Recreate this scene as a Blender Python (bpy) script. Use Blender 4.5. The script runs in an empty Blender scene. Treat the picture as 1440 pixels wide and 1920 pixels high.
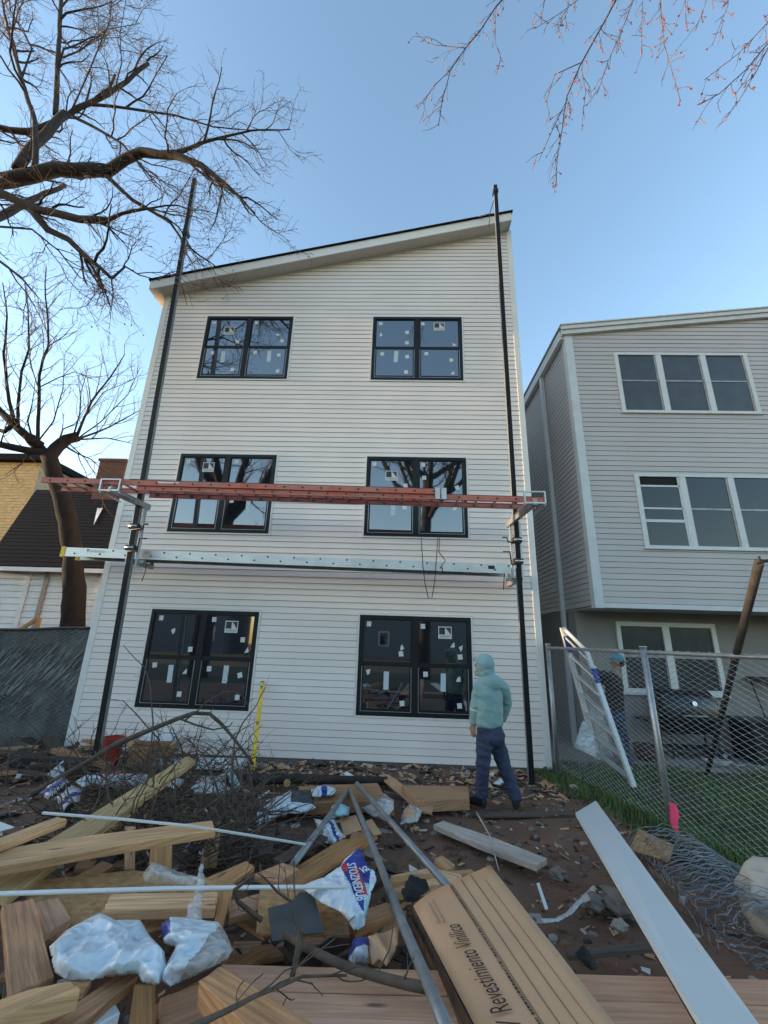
import bpy, bmesh, math, random
from mathutils import Vector, Matrix, noise
V = Vector
SC = bpy.context.scene
COL = SC.collection
rad = math.radians

# ------------------------------------------------------------------ camera
F_PX, PITCH, ROLL, YAW, CAM_H = 786.0, rad(16.913), rad(1.756), rad(-2.119), 1.987
def cam_axes():
    cy, sy = math.cos(YAW), math.sin(YAW)
    r = V((cy, -sy, 0)); f0 = V((sy, cy, 0)); u = V((0, 0, 1))
    f = f0*math.cos(PITCH) + u*math.sin(PITCH); up = u*math.cos(PITCH) - f0*math.sin(PITCH)
    c, s = math.cos(ROLL), math.sin(ROLL)
    return r*c + up*s, up*c - r*s, f
CR, CU, CF = cam_axes()
CAM = V((0, 0, CAM_H))
cd = bpy.data.cameras.new('camera'); co = bpy.data.objects.new('camera', cd); COL.objects.link(co)
m = Matrix.Identity(4)
for i in range(3):
    m[i][0] = CR[i]; m[i][1] = CU[i]; m[i][2] = -CF[i]; m[i][3] = CAM[i]
co.matrix_world = m
cd.sensor_fit = 'AUTO'; cd.sensor_width = 36.0; cd.lens = F_PX*36.0/1920.0
cd.clip_start = 0.05; cd.clip_end = 800
SC.camera = co

# ------------------------------------------------------------------ sky, sun, exposure
SUN_EL, SUN_AZ = rad(6.5), rad(-91.2)          # azimuth measured from +Y towards +X
w = bpy.data.worlds.new('World'); SC.world = w; w.use_nodes = True
nt = w.node_tree; nt.nodes.clear()
sky = nt.nodes.new('ShaderNodeTexSky'); sky.sky_type = 'NISHITA'; sky.sun_disc = False
sky.sun_elevation = SUN_EL; sky.sun_rotation = SUN_AZ % (2*math.pi)
sky.altitude = 0; sky.air_density = 1.0; sky.dust_density = 0.55; sky.ozone_density = 1.5
bg = nt.nodes.new('ShaderNodeBackground'); bg.inputs['Strength'].default_value = 0.15
out = nt.nodes.new('ShaderNodeOutputWorld')
nt.links.new(sky.outputs[0], bg.inputs['Color']); nt.links.new(bg.outputs[0], out.inputs['Surface'])
sl = bpy.data.lights.new('sun', 'SUN'); sl.energy = 2.0; sl.angle = rad(0.5); sl.color = (1.0, 0.72, 0.45)
so = bpy.data.objects.new('sun', sl); COL.objects.link(so)
sd = V((math.sin(SUN_AZ)*math.cos(SUN_EL), math.cos(SUN_AZ)*math.cos(SUN_EL), math.sin(SUN_EL)))
so.rotation_euler = sd.to_track_quat('Z', 'Y').to_euler(); so.location = (-30, 20, 20)
SC.view_settings.view_transform = 'Standard'; SC.view_settings.look = 'None'
SC.view_settings.exposure = 2.18; SC.view_settings.gamma = 1.0
SC.view_settings.use_curve_mapping = False

# ------------------------------------------------------------------ helpers
def ray(x, y):
    return CR*((x-720)/F_PX) + CU*((960-y)/F_PX) + CF
def gp(x, y, z=0.0):                   # point at height z seen at (x, y) of the photograph
    d = ray(x, y); return CAM + d*((z-CAM_H)/d.z)
def yp(x, y, Y):                       # point at depth Y
    d = ray(x, y); return CAM + d*(Y/d.y)
def xp(x, y, X):
    d = ray(x, y); return CAM + d*(X/d.x)

class MB:
    def __init__(s): s.v = []; s.f = []; s.m = []; s.uv = []; s.sm = []
    def face(s, pts, m=0, uv=None, smooth=False):
        b = len(s.v); s.v += [tuple(p) for p in pts]
        s.f.append(tuple(range(b, b+len(pts)))); s.m.append(m); s.uv.append(uv); s.sm.append(smooth)
    def idx(s, ids, m=0, uv=None, smooth=False):
        s.f.append(tuple(ids)); s.m.append(m); s.uv.append(uv); s.sm.append(smooth)
    def prism(s, top, ext, m=0, ms=None, uvo=None):
        """polygon 'top' (list of Vector) extruded by vector ext; uv: u along its longest edge"""
        top = [V(p) for p in top]; n = len(top); ext = V(ext)
        ei = max(range(n), key=lambda i: (top[(i+1) % n]-top[i]).length)
        ea = (top[(ei+1) % n]-top[ei]).normalized()
        nr = ext.normalized(); eb = ea.cross(nr)
        if uvo is None: uvo = (hash((round(top[0].x, 3), round(top[0].y, 3))) % 97)*0.37
        def uvf(p, k=0): d = p-top[0]; return (d.dot(ea)+uvo, d.dot(eb)+k*0.31+uvo)
        b = len(s.v); s.v += [tuple(p) for p in top]+[tuple(p+ext) for p in top]
        s.idx(range(b, b+n), m, [uvf(p) for p in top])
        s.idx([b+n+i for i in reversed(range(n))], m if ms is None else ms, [uvf(top[i], 1) for i in reversed(range(n))])
        tl = ext.length
        for i in range(n):
            j = (i+1) % n
            u0, u1 = uvf(top[i]), uvf(top[j])
            s.idx((b+j, b+i, b+n+i, b+n+j), m if ms is None else ms,
                  [(u1[0], u1[1]), (u0[0], u0[1]), (u0[0]+.002, u0[1]+tl), (u1[0]+.002, u1[1]+tl)])
    def box(s, c, d, m=0, R=None):
        c = V(c); hx, hy, hz = d[0]/2, d[1]/2, d[2]/2
        P = [V((x, y, hz)) for x, y in ((-hx, -hy), (hx, -hy), (hx, hy), (-hx, hy))]
        e = V((0, 0, -2*hz))
        if R is not None: P = [R @ p for p in P]; e = R @ e
        s.prism([c+p for p in P], e, m, uvo=0)
    def span(s, a, b, m=0):            # box by two corners
        s.box(((a[0]+b[0])/2, (a[1]+b[1])/2, (a[2]+b[2])/2), (abs(b[0]-a[0]), abs(b[1]-a[1]), abs(b[2]-a[2])), m)
    def beam(s, a, b, wd, th, up=(0, 0, 1), m=0):
        a, b = V(a), V(b); d = (b-a).normalized(); sd_ = d.cross(V(up)).normalized(); u = sd_.cross(d)
        P = [a+sd_*wd/2+u*th/2, b+sd_*wd/2+u*th/2, b-sd_*wd/2+u*th/2, a-sd_*wd/2+u*th/2]
        s.prism(P, u*(-th), m)
    def tube(s, pts, rr, n=8, m=0, cap=True, smooth=True, ell=None, side=None):
        pts = [V(p) for p in pts]; k = len(pts)
        if not isinstance(rr, (list, tuple)): rr = [rr]*k
        if len(rr) == 2 and k > 2: rr = [rr[0]+(rr[1]-rr[0])*i/(k-1) for i in range(k)]
        T = []
        for i in range(k):
            t = pts[min(i+1, k-1)]-pts[max(i-1, 0)]
            T.append(t.normalized() if t.length > 1e-9 else V((0, 0, 1)))
        a = V(side) if side is not None else T[0].orthogonal()
        b = len(s.v); L = 0
        for i in range(k):
            a = (a-T[i]*a.dot(T[i]))
            a = a.normalized() if a.length > 1e-6 else T[i].orthogonal().normalized()
            c = T[i].cross(a); r = rr[i]
            r1, r2 = (r if isinstance(r, tuple) else (r, r))
            for j in range(n):
                q = 2*math.pi*j/n
                s.v.append(tuple(pts[i]+a*(math.cos(q)*r1)+c*(math.sin(q)*r2)))
        for i in range(k-1):
            l2 = L+(pts[i+1]-pts[i]).length
            for j in range(n):
                j2 = (j+1) % n
                s.idx((b+i*n+j, b+i*n+j2, b+(i+1)*n+j2, b+(i+1)*n+j), m,
                      [(L, j*.05), (L, j*.05+.05), (l2, j*.05+.05), (l2, j*.05)], smooth)
            L = l2
        if cap and n > 2:
            s.idx([b+j for j in reversed(range(n))], m); s.idx([b+(k-1)*n+j for j in range(n)], m)
    def octa(s, c, r, m=0, st=(1, 1, 1), R=None):
        b = len(s.v); c = V(c)
        for p in ((1, 0, 0), (-1, 0, 0), (0, 1, 0), (0, -1, 0), (0, 0, 1), (0, 0, -1)):
            q = V((p[0]*r*st[0], p[1]*r*st[1], p[2]*r*st[2]))
            if R is not None: q = R @ q
            s.v.append(tuple(c+q))
        for t in ((0, 2, 4), (2, 1, 4), (1, 3, 4), (3, 0, 4), (2, 0, 5), (1, 2, 5), (3, 1, 5), (0, 3, 5)):
            s.idx([b+i for i in t], m)
    def ball(s, c, r, n=12, k=8, m=0, st=(1, 1, 1), jit=0.0, seed=0):
        b = len(s.v); c = V(c)
        for i in range(k+1):
            th = math.pi*i/k
            for j in range(n):
                ph = 2*math.pi*j/n
                d = V((math.sin(th)*math.cos(ph), math.sin(th)*math.sin(ph), math.cos(th)))
                rr = r*(1+jit*noise.noise(d*1.7+V((seed*3.1, seed, 0)))*2)
                s.v.append((c.x+d.x*rr*st[0], c.y+d.y*rr*st[1], c.z+d.z*rr*st[2]))
        for i in range(k):
            for j in range(n):
                j2 = (j+1) % n
                s.idx((b+i*n+j, b+(i+1)*n+j, b+(i+1)*n+j2, b+i*n+j2), m, None, True)
    def mesh(s, name, mats, origin=(0, 0, 0), fix=True):
        me = bpy.data.meshes.new(name); o = V(origin)
        me.from_pydata([(p[0]-o.x, p[1]-o.y, p[2]-o.z) for p in s.v], [], s.f)
        for mt in mats: me.materials.append(mt)
        me.polygons.foreach_set('material_index', s.m)
        me.polygons.foreach_set('use_smooth', s.sm)
        if any(u is not None for u in s.uv):
            ul = me.uv_layers.new(name='UVMap'); arr = []
            for f, u in zip(s.f, s.uv):
                for q in (u if u is not None else [(0, 0)]*len(f)): arr += [q[0], q[1]]
            ul.data.foreach_set('uv', arr)
        if fix and len(s.f) < 60000:
            bm = bmesh.new(); bm.from_mesh(me); bmesh.ops.recalc_face_normals(bm, faces=bm.faces); bm.to_mesh(me); bm.free()
        me.update(); return me
    def build(s, name, mats, parent=None, origin=None, fix=True):
        if not isinstance(mats, (list, tuple)): mats = [mats]
        if origin is None: origin = parent_loc(parent) if parent else s.base()
        me = s.mesh(name, mats, origin, fix)
        ob = bpy.data.objects.new(name, me); COL.objects.link(ob)
        if parent: ob.parent = parent; ob.location = V(origin)-parent_loc(parent)
        else: ob.location = origin
        return ob
    def base(s):
        xs = [p[0] for p in s.v]; ys = [p[1] for p in s.v]; zs = [p[2] for p in s.v]
        return V(((min(xs)+max(xs))/2, (min(ys)+max(ys))/2, min(zs)))
def parent_loc(p):
    l = V((0, 0, 0))
    while p: l += p.location; p = p.parent
    return l
def tag(o, label=None, cat=None, group=None, kind=None):
    if label: o['label'] = label
    if cat: o['category'] = cat
    if group: o['group'] = group
    if kind: o['kind'] = kind
    return o
def thing(name, label, cat, loc=(0, 0, 0), group=None):
    o = bpy.data.objects.new(name, None); COL.objects.link(o); o.location = loc; o.empty_display_size = .2
    return tag(o, label, cat, group)

# ------------------------------------------------------------------ materials
def mat(name, col, rough=.6, metal=0.0, var=.12, scale=6.0, bump=0.0, bscale=60.0, coords='Object', stretch=(1, 1, 1),
        col2=None, spec=None, alpha=None, trans=0.0, ior=None, sheen=0.0, dirt=0.0, dirtcol=(.05, .04, .03), objvar=0.0, crease=0.0, knots=0.0):
    mt = bpy.data.materials.new(name); mt.use_nodes = True; t = mt.node_tree; N = t.nodes; L = t.links
    b = N['Principled BSDF']; b.inputs['Roughness'].default_value = rough; b.inputs['Metallic'].default_value = metal
    if spec is not None: b.inputs['Specular IOR Level'].default_value = spec
    if ior is not None: b.inputs['IOR'].default_value = ior
    if trans: b.inputs['Transmission Weight'].default_value = trans
    if alpha is not None: b.inputs['Alpha'].default_value = alpha
    if sheen: b.inputs['Sheen Weight'].default_value = sheen
    tc = N.new('ShaderNodeTexCoord'); mp = N.new('ShaderNodeMapping'); mp.inputs['Scale'].default_value = stretch
    L.new(tc.outputs[coords], mp.inputs['Vector'])
    nz = N.new('ShaderNodeTexNoise'); nz.inputs['Scale'].default_value = scale; nz.inputs['Detail'].default_value = 6
    L.new(mp.outputs[0], nz.inputs['Vector'])
    rp = N.new('ShaderNodeValToRGB'); rp.color_ramp.elements[0].position = .3; rp.color_ramp.elements[1].position = .7
    c2 = col2 if col2 else tuple(min(1, c*(1+var)) for c in col)
    c1 = col if col2 else tuple(c*(1-var) for c in col)
    rp.color_ramp.elements[0].color = (*c1, 1); rp.color_ramp.elements[1].color = (*c2, 1)
    L.new(nz.outputs['Fac'], rp.inputs['Fac']); colout = rp.outputs['Color']
    if dirt:
        n2 = N.new('ShaderNodeTexNoise'); n2.inputs['Scale'].default_value = scale*.35; n2.inputs['Detail'].default_value = 9
        n2.inputs['Roughness'].default_value = .7
        L.new(tc.outputs['Object'], n2.inputs['Vector'])
        r2 = N.new('ShaderNodeValToRGB'); r2.color_ramp.elements[0].position = .48; r2.color_ramp.elements[1].position = .72
        L.new(n2.outputs['Fac'], r2.inputs['Fac'])
        ml = N.new('ShaderNodeMath'); ml.operation = 'MULTIPLY'; ml.inputs[1].default_value = dirt; L.new(r2.outputs['Color'], ml.inputs[0])
        mx = N.new('ShaderNodeMix'); mx.data_type = 'RGBA'; mx.inputs['B'].default_value = (*dirtcol, 1)
        L.new(ml.outputs[0], mx.inputs['Factor']); L.new(colout, mx.inputs['A']); colout = mx.outputs['Result']
    if knots:                           # sparse dark knots and nail marks on timber
        km = N.new('ShaderNodeMapping'); km.inputs['Scale'].default_value = (2.1, 9.0, 1); L.new(tc.outputs['UV'], km.inputs['Vector'])
        kv = N.new('ShaderNodeTexVoronoi'); kv.inputs['Scale'].default_value = 1.0; kv.inputs['Randomness'].default_value = 1.0; L.new(km.outputs[0], kv.inputs['Vector'])
        kr = N.new('ShaderNodeMapRange'); kr.inputs['From Min'].default_value = .05; kr.inputs['From Max'].default_value = .13; kr.inputs['To Min'].default_value = knots; kr.inputs['To Max'].default_value = 0
        L.new(kv.outputs['Distance'], kr.inputs['Value']); kx = N.new('ShaderNodeMix'); kx.data_type = 'RGBA'; kx.inputs['B'].default_value = (.05, .025, .012, 1)
        L.new(kr.outputs[0], kx.inputs['Factor']); L.new(colout, kx.inputs['A']); colout = kx.outputs['Result']
    if objvar:                          # each piece a slightly different tone
        oi = N.new('ShaderNodeObjectInfo'); mr = N.new('ShaderNodeMapRange'); mr.inputs['To Min'].default_value = 1-objvar; mr.inputs['To Max'].default_value = 1+objvar
        L.new(oi.outputs['Random'], mr.inputs['Value']); hs = N.new('ShaderNodeHueSaturation'); L.new(mr.outputs[0], hs.inputs['Value']); L.new(colout, hs.inputs['Color'])
        m2 = N.new('ShaderNodeMapRange'); m2.inputs['To Min'].default_value = 1+objvar*.6; m2.inputs['To Max'].default_value = 1-objvar*.6; L.new(oi.outputs['Random'], m2.inputs['Value'])
        L.new(m2.outputs[0], hs.inputs['Saturation']); colout = hs.outputs['Color']
    L.new(colout, b.inputs['Base Color'])
    if crease:
        vo = N.new('ShaderNodeTexVoronoi'); vo.inputs['Scale'].default_value = crease; nd = N.new('ShaderNodeTexNoise'); nd.inputs['Scale'].default_value = crease*.5
        ad = N.new('ShaderNodeVectorMath'); ad.operation = 'MULTIPLY_ADD'; ad.inputs[1].default_value = (.12, .12, .12)
        L.new(tc.outputs['Object'], nd.inputs['Vector']); L.new(nd.outputs['Color'], ad.inputs[0]); L.new(tc.outputs['Object'], ad.inputs[2]); L.new(ad.outputs[0], vo.inputs['Vector'])
        b2 = N.new('ShaderNodeBump'); b2.inputs['Strength'].default_value = .8; b2.inputs['Distance'].default_value = .03
        L.new(vo.outputs['Distance'], b2.inputs['Height']); L.new(b2.outputs[0], b.inputs['Normal'])
    if bump:
        n3 = N.new('ShaderNodeTexNoise'); n3.inputs['Scale'].default_value = bscale; n3.inputs['Detail'].default_value = 5
        L.new(mp.outputs[0], n3.inputs['Vector'])
        bp = N.new('ShaderNodeBump'); bp.inputs['Strength'].default_value = bump; bp.inputs['Distance'].default_value = .01
        L.new(n3.outputs['Fac'], bp.inputs['Height']); L.new(bp.outputs[0], b.inputs['Normal'])
    return mt
def wood(name, col, var=.34, rough=.8, dirt=.35, dcol=(.06, .05, .04), gs=(1.6, 34, 1)):
    return mat(name, col, rough, var=var, scale=1.6, coords='UV', stretch=gs, bump=.35, bscale=3.0, dirt=dirt, dirtcol=dcol, objvar=.16, knots=.75)

MT = {}
MT['vinyl'] = mat('vinyl_siding_white', (.79, .71, .67), .42, var=.035, scale=.9, bump=.04, bscale=9, dirt=.16, dirtcol=(.46, .43, .39), objvar=.018)
MT['shade_backing'] = mat('shade_dark_sheathing', (.16, .14, .12), .9, var=.2)  # dark tone stands in for shade inside the siding gaps
MT['vinyl_grey'] = mat('vinyl_siding_grey', (.49, .445, .43), .45, var=.05, scale=.8, dirt=.18, dirtcol=(.32, .3, .29), objvar=.02)
MT['trim'] = mat('white_trim', (.72, .71, .69), .4, var=.03, dirt=.08, dirtcol=(.45, .43, .4))
MT['trim_grey'] = mat('pale_trim', (.60, .61, .62), .45, var=.05, dirt=.15, dirtcol=(.35, .35, .34))
MT['soffit'] = mat('soffit_vinyl', (.56, .54, .51), .5, var=.05)
MT['shingle'] = mat('dark_shingle', (.014, .015, .018), .95, var=.5, spec=.05, scale=30, bump=.6, bscale=90)
MT['black_frame'] = mat('black_window_frame', (.009, .010, .012), .5, var=.2, spec=.3)
def glass(name, col, ior):
    mt = mat(name, col, .025, var=.05, ior=ior); return mt
MT['glass'] = glass('window_glass', (.006, .010, .015), 2.95)
MT['glass_side'] = glass('neighbour_glass', (.012, .014, .016), 1.6)
MT['glass_old'] = mat('screened_glass', (.045, .048, .05), .22, var=.25, scale=3, ior=1.55)
MT['sticker'] = mat('window_sticker', (.60, .62, .62), .6, var=.05)
MT['sticker_bar'] = mat('long_sticker', (.50, .58, .62), .5, var=.05)
MT['label_dark'] = mat('label_print', (.035, .03, .035), .6, var=.1)
MT['label_red'] = mat('label_print_red', (.12, .035, .03), .6, var=.1)
MT['pole'] = mat('black_painted_pole', (.008, .009, .010), .6, var=.3, scale=5, spec=.25)
MT['alu'] = mat('aluminium', (.54, .55, .56), .4, metal=.7, var=.1, scale=3, dirt=.25, dirtcol=(.35, .33, .3))
MT['alu_dark'] = mat('worn_aluminium', (.30, .29, .28), .45, metal=.6, var=.25, scale=8)
MT['galv'] = mat('galvanised_steel', (.34, .36, .38), .45, metal=.7, var=.15, scale=12, dirt=.25, dirtcol=(.12, .11, .1))
MT['wire'] = mat('fence_wire', (.46, .48, .50), .5, metal=.35, var=.15, scale=10)
MT['wire_dark'] = mat('dull_fence_wire', (.17, .18, .20), .55, metal=.4, var=.2, scale=10)
MT['pipe'] = mat('dull_steel_pipe', (.24, .25, .26), .5, metal=.45, var=.2, scale=9, dirt=.3, dirtcol=(.08, .06, .05))
MT['red_fg'] = mat('red_fibreglass', (.52, .14, .10), .6, var=.18, scale=6, dirt=.55, dirtcol=(.42, .24, .19))
MT['steel_dark'] = mat('dark_steel', (.03, .03, .032), .55, metal=.3, var=.2)
MT['yellow'] = mat('yellow_paint', (.72, .48, .015), .45, var=.1, dirt=.15)
MT['red_plastic'] = mat('red_plastic', (.40, .035, .02), .45, var=.1, dirt=.2)
MT['dirt'] = mat('dirt_ground', (.20, .098, .060), .95, scale=1.8, col2=(.105, .060, .040), bump=1.0, bscale=24, dirt=.5, dirtcol=(.15, .11, .08))
MT['soil_dark'] = mat('dark_soil', (.03, .024, .02), .95, var=.4, scale=4, bump=.8, bscale=30)
MT['lawn'] = mat('lawn_soil', (.03, .045, .016), .95, scale=3, col2=(.06, .05, .03), bump=.8, bscale=40)
MT['grass'] = mat('grass_blade', (.06, .14, .03), .6, var=.45, scale=2.5)
MT['grass2'] = mat('grass_blade_pale', (.10, .12, .04), .7, var=.4, scale=2.5)
MT['concrete'] = mat('concrete', (.25, .22, .205), .85, var=.15, scale=3, bump=.2, bscale=60, dirt=.3, dirtcol=(.13, .12, .11))
MT['stucco'] = mat('stucco', (.29, .27, .25), .9, var=.08, scale=2.5, bump=.35, bscale=120, dirt=.15, dirtcol=(.2, .19, .18))
MT['bark'] = mat('bark_dark', (.032, .023, .020), .9, var=.4, scale=9, bump=.9, bscale=18, stretch=(1, 1, .35))
MT['bark2'] = mat('bark_grey', (.019, .016, .015), .95, spec=.2, var=.35, scale=7, bump=.9, bscale=16, stretch=(1, 1, .3))
MT['twig'] = mat('twig_bark', (.115, .070, .055), .8, var=.3, scale=5)
MT['bud'] = mat('red_bud', (.34, .10, .075), .6, var=.4, scale=2)
MT['bud_dark'] = mat('dark_bud', (.10, .05, .04), .7, var=.4, scale=2)
MT['brush'] = mat('brush_bark', (.085, .062, .046), .85, var=.35, scale=10, bump=.4, bscale=30)
MT['w_yellow'] = wood('treated_lumber', (.42, .275, .11), dirt=.5)
MT['w_tan'] = wood('tan_lumber', (.54, .305, .145), dirt=.5)
MT['w_orange'] = wood('orange_lumber', (.46, .235, .105), dirt=.5)
MT['w_brown'] = wood('brown_lumber', (.42, .225, .12), dirt=.5)
MT['w_red'] = wood('reddish_deck_board', (.54, .285, .17), var=.2, dirt=.5)
MT['w_grey'] = wood('weathered_wood', (.42, .345, .29), dirt=.5)
MT['w_dark'] = wood('dark_damp_wood', (.085, .06, .045), dirt=.5)
MT['osb'] = mat('strand_board', (.54, .30, .12), .8, scale=16, coords='UV', col2=(.27, .14, .06), stretch=(1, 1.6, 1), bump=.4, bscale=30, dirt=.2)
MT['osb_red'] = mat('strand_board_damp', (.30, .15, .07), .8, scale=16, coords='UV', col2=(.17, .08, .04), stretch=(1, 1.6, 1), bump=.4, bscale=30, dirt=.3)
MT['card'] = mat('cardboard', (.56, .325, .18), .85, var=.06, scale=2.5, bump=.05, bscale=9, dirt=.12, dirtcol=(.28, .17, .10))
MT['card_shade'] = mat('cardboard_shaded', (.10, .06, .036), .9, var=.1)  # shade put into the colour: darker cardboard for the carton's left side
MT['ink'] = mat('dark_ink', (.035, .022, .02), .8, var=.1)
MT['ink_pale'] = mat('pale_ink', (.17, .115, .085), .8, var=.1)
MT['white_pvc'] = mat('white_pvc', (.66, .68, .68), .38, var=.03, dirt=.12, dirtcol=(.4, .38, .35))
MT['white_coil'] = mat('white_coil_sheet', (.60, .63, .635), .34, var=.025, scale=2, dirt=.08, dirtcol=(.4, .4, .38))
MT['bag_white'] = mat('white_plastic_wrap', (.60, .68, .74), .30, var=.12, scale=5, dirt=.25, dirtcol=(.33, .33, .32), crease=13)
MT['bag_dirty'] = mat('crumpled_wrap', (.52, .50, .50), .38, var=.2, scale=7, dirt=.3, dirtcol=(.25, .22, .19), crease=16)
MT['bag_blue'] = mat('blue_print_wrap', (.018, .035, .23), .35, var=.2, scale=9, crease=13)
MT['bag_red'] = mat('red_print_wrap', (.45, .03, .055), .35, var=.2, scale=9)
MT['bag_teal'] = mat('pale_teal_wrap', (.30, .52, .55), .35, var=.1, scale=9)
MT['tarp'] = mat('grey_felt', (.055, .062, .064), .85, var=.2, scale=6, bump=.3, bscale=40)
MT['black_cloth'] = mat('black_fabric', (.012, .012, .014), .8, var=.3, scale=8)
MT['film'] = mat('clear_film', (.72, .74, .75), .15, var=.05, alpha=.34, crease=15)
MT['stone'] = mat('grey_stone', (.16, .14, .125), .85, var=.3, scale=6, bump=.5, bscale=20)
MT['stone2'] = mat('pale_rubble', (.30, .27, .24), .85, var=.3, scale=6, bump=.5, bscale=20)
MT['sack'] = mat('beige_sack', (.42, .37, .31), .8, var=.12, scale=5, bump=.4, bscale=18)
MT['hoodie'] = mat('teal_fleece', (.21, .345, .345), .9, var=.12, scale=5, bump=.25, bscale=40, sheen=.2)
MT['jeans'] = mat('navy_denim', (.030, .042, .085), .85, var=.3, scale=6, bump=.25, bscale=60)
MT['jeans2'] = mat('blue_denim', (.028, .042, .088), .85, var=.3, scale=6, bump=.2, bscale=60)
MT['skin'] = mat('skin', (.30, .165, .115), .55, var=.08)
MT['boot'] = mat('dark_boots', (.018, .017, .016), .6, var=.3)
MT['black_shirt'] = mat('black_shirt', (.014, .013, .015), .85, var=.25, scale=6)
MT['cap'] = mat('teal_cap', (.05, .22, .29), .8, var=.1)
MT['hair'] = mat('dark_hair', (.02, .014, .01), .7, var=.3)
MT['grill'] = mat('black_enamel', (.010, .011, .012), .32, var=.3, scale=5)
MT['chrome'] = mat('pale_metal', (.6, .6, .6), .25, metal=.8)
MT['rust'] = mat('rusty_pipe', (.036, .031, .029), .9, var=.35, scale=10, bump=.3, bscale=30)
MT['pink'] = mat('pink_flagging', (.85, .05, .14), .5, var=.08)
MT['brick_y'] = mat('sunlit_yellow_brick', (.62, .40, .19), .9, var=.2, scale=7)  # yellow strengthened to carry warm sunlight in the colour
MT['mortar'] = mat('mortar', (.34, .27, .19), .95, var=.1)
MT['brick_r'] = mat('red_brick', (.10, .055, .042), .9, var=.3, scale=10)
MT['old_white'] = mat('old_white_siding', (.74, .71, .69), .6, var=.08, scale=1.5, dirt=.25, dirtcol=(.33, .3, .28))
MT['screen'] = mat('dark_privacy_screen', (.125, .13, .125), .85, var=.5, scale=2.2, bump=.3, bscale=20)
MT['slat'] = mat('faded_slat', (.20, .21, .205), .8, var=.45, scale=3)
MT['cord'] = mat('black_cord', (.01, .01, .01), .6)
MT['white_glove'] = mat('white_glove', (.6, .6, .6), .8)
MT['foam'] = mat('white_foam', (.68, .70, .71), .7, var=.05, dirt=.15)
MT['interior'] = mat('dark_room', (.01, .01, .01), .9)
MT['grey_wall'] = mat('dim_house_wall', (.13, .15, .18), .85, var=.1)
MT['dim_blue_wall'] = mat('dim_blue_house_wall', (.12, .14, .17), .8, var=.1)  # darkened and blued to stand in for shade in the window reflections
rng = random.Random(7)
# ------------------------------------------------------------------ ground
def make_ground():
    mb = MB()
    xs = [-120, -60, -30, -18] + [-12+i*.25 for i in range(97)] + [18, 30, 60, 120]
    ys = [-80, -40, -20, -10, -4] + [-1+i*.25 for i in range(49)] + [13, 16, 25, 50, 120, 260]
    nx = len(xs)
    for y in ys:
        for x in xs:
            z = -.05
            if -12 <= x <= 3.6 and -1 <= y <= 8.3:
                n = noise.noise(V((x*.9, y*.9, 0)))*.05 + noise.noise(V((x*2.7, y*2.7, 3)))*.03
                z += n
                if x < .2: z += .12*min(1, (.2-x)/1.5)*max(0, min(1, (6.6-y)/1.5))
            mb.v.append((x, y, z))
    for j in range(len(ys)-1):
        for i in range(nx-1):
            mb.idx((j*nx+i, j*nx+i+1, (j+1)*nx+i+1, (j+1)*nx+i), 0, None, True)
    o = mb.build('ground', MT['dirt'], origin=(0, 0, 0)); tag(o, 'bare brown dirt yard between the houses', kind='structure')
make_ground()

# ------------------------------------------------------------------ white house
HX0, HX1, HY, HBACK = -5.73, 2.63, 8.03, 19.0
def soffit_z(x): return 9.82 + .245*(x+5.43)
ROW = .1143
house = thing('white_house', 'tall new house with white horizontal vinyl siding and slanted roof behind the scaffold', 'house', (-1.55, HY, 0))
mb = MB()
zt = lambda x: soffit_z(x)+.1
front = [V((HX0+.02, HY+.012, -.3)), V((HX1-.02, HY+.012, -.3)), V((HX1-.02, HY+.012, zt(HX1))), V((HX0+.02, HY+.012, zt(HX0)))]
mb.prism(front, (0, HBACK-HY, 0)); mb.build('wall', MT['shade_backing'], house)
WINS = [(-4.60, -2.557, 7.475, 9.168), (-.683, 1.36, 7.475, 9.168), (-4.628, -2.58, 3.928, 5.626), (-.683, 1.363, 3.928, 5.626),
        (-4.627, -2.578, .712, 2.414), (-.683, 1.363, .712, 2.416)]
JT = .035
SHADOW_GAP = .0078  # slot between courses, shaped so the lap shadow shows as a dark line
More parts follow.
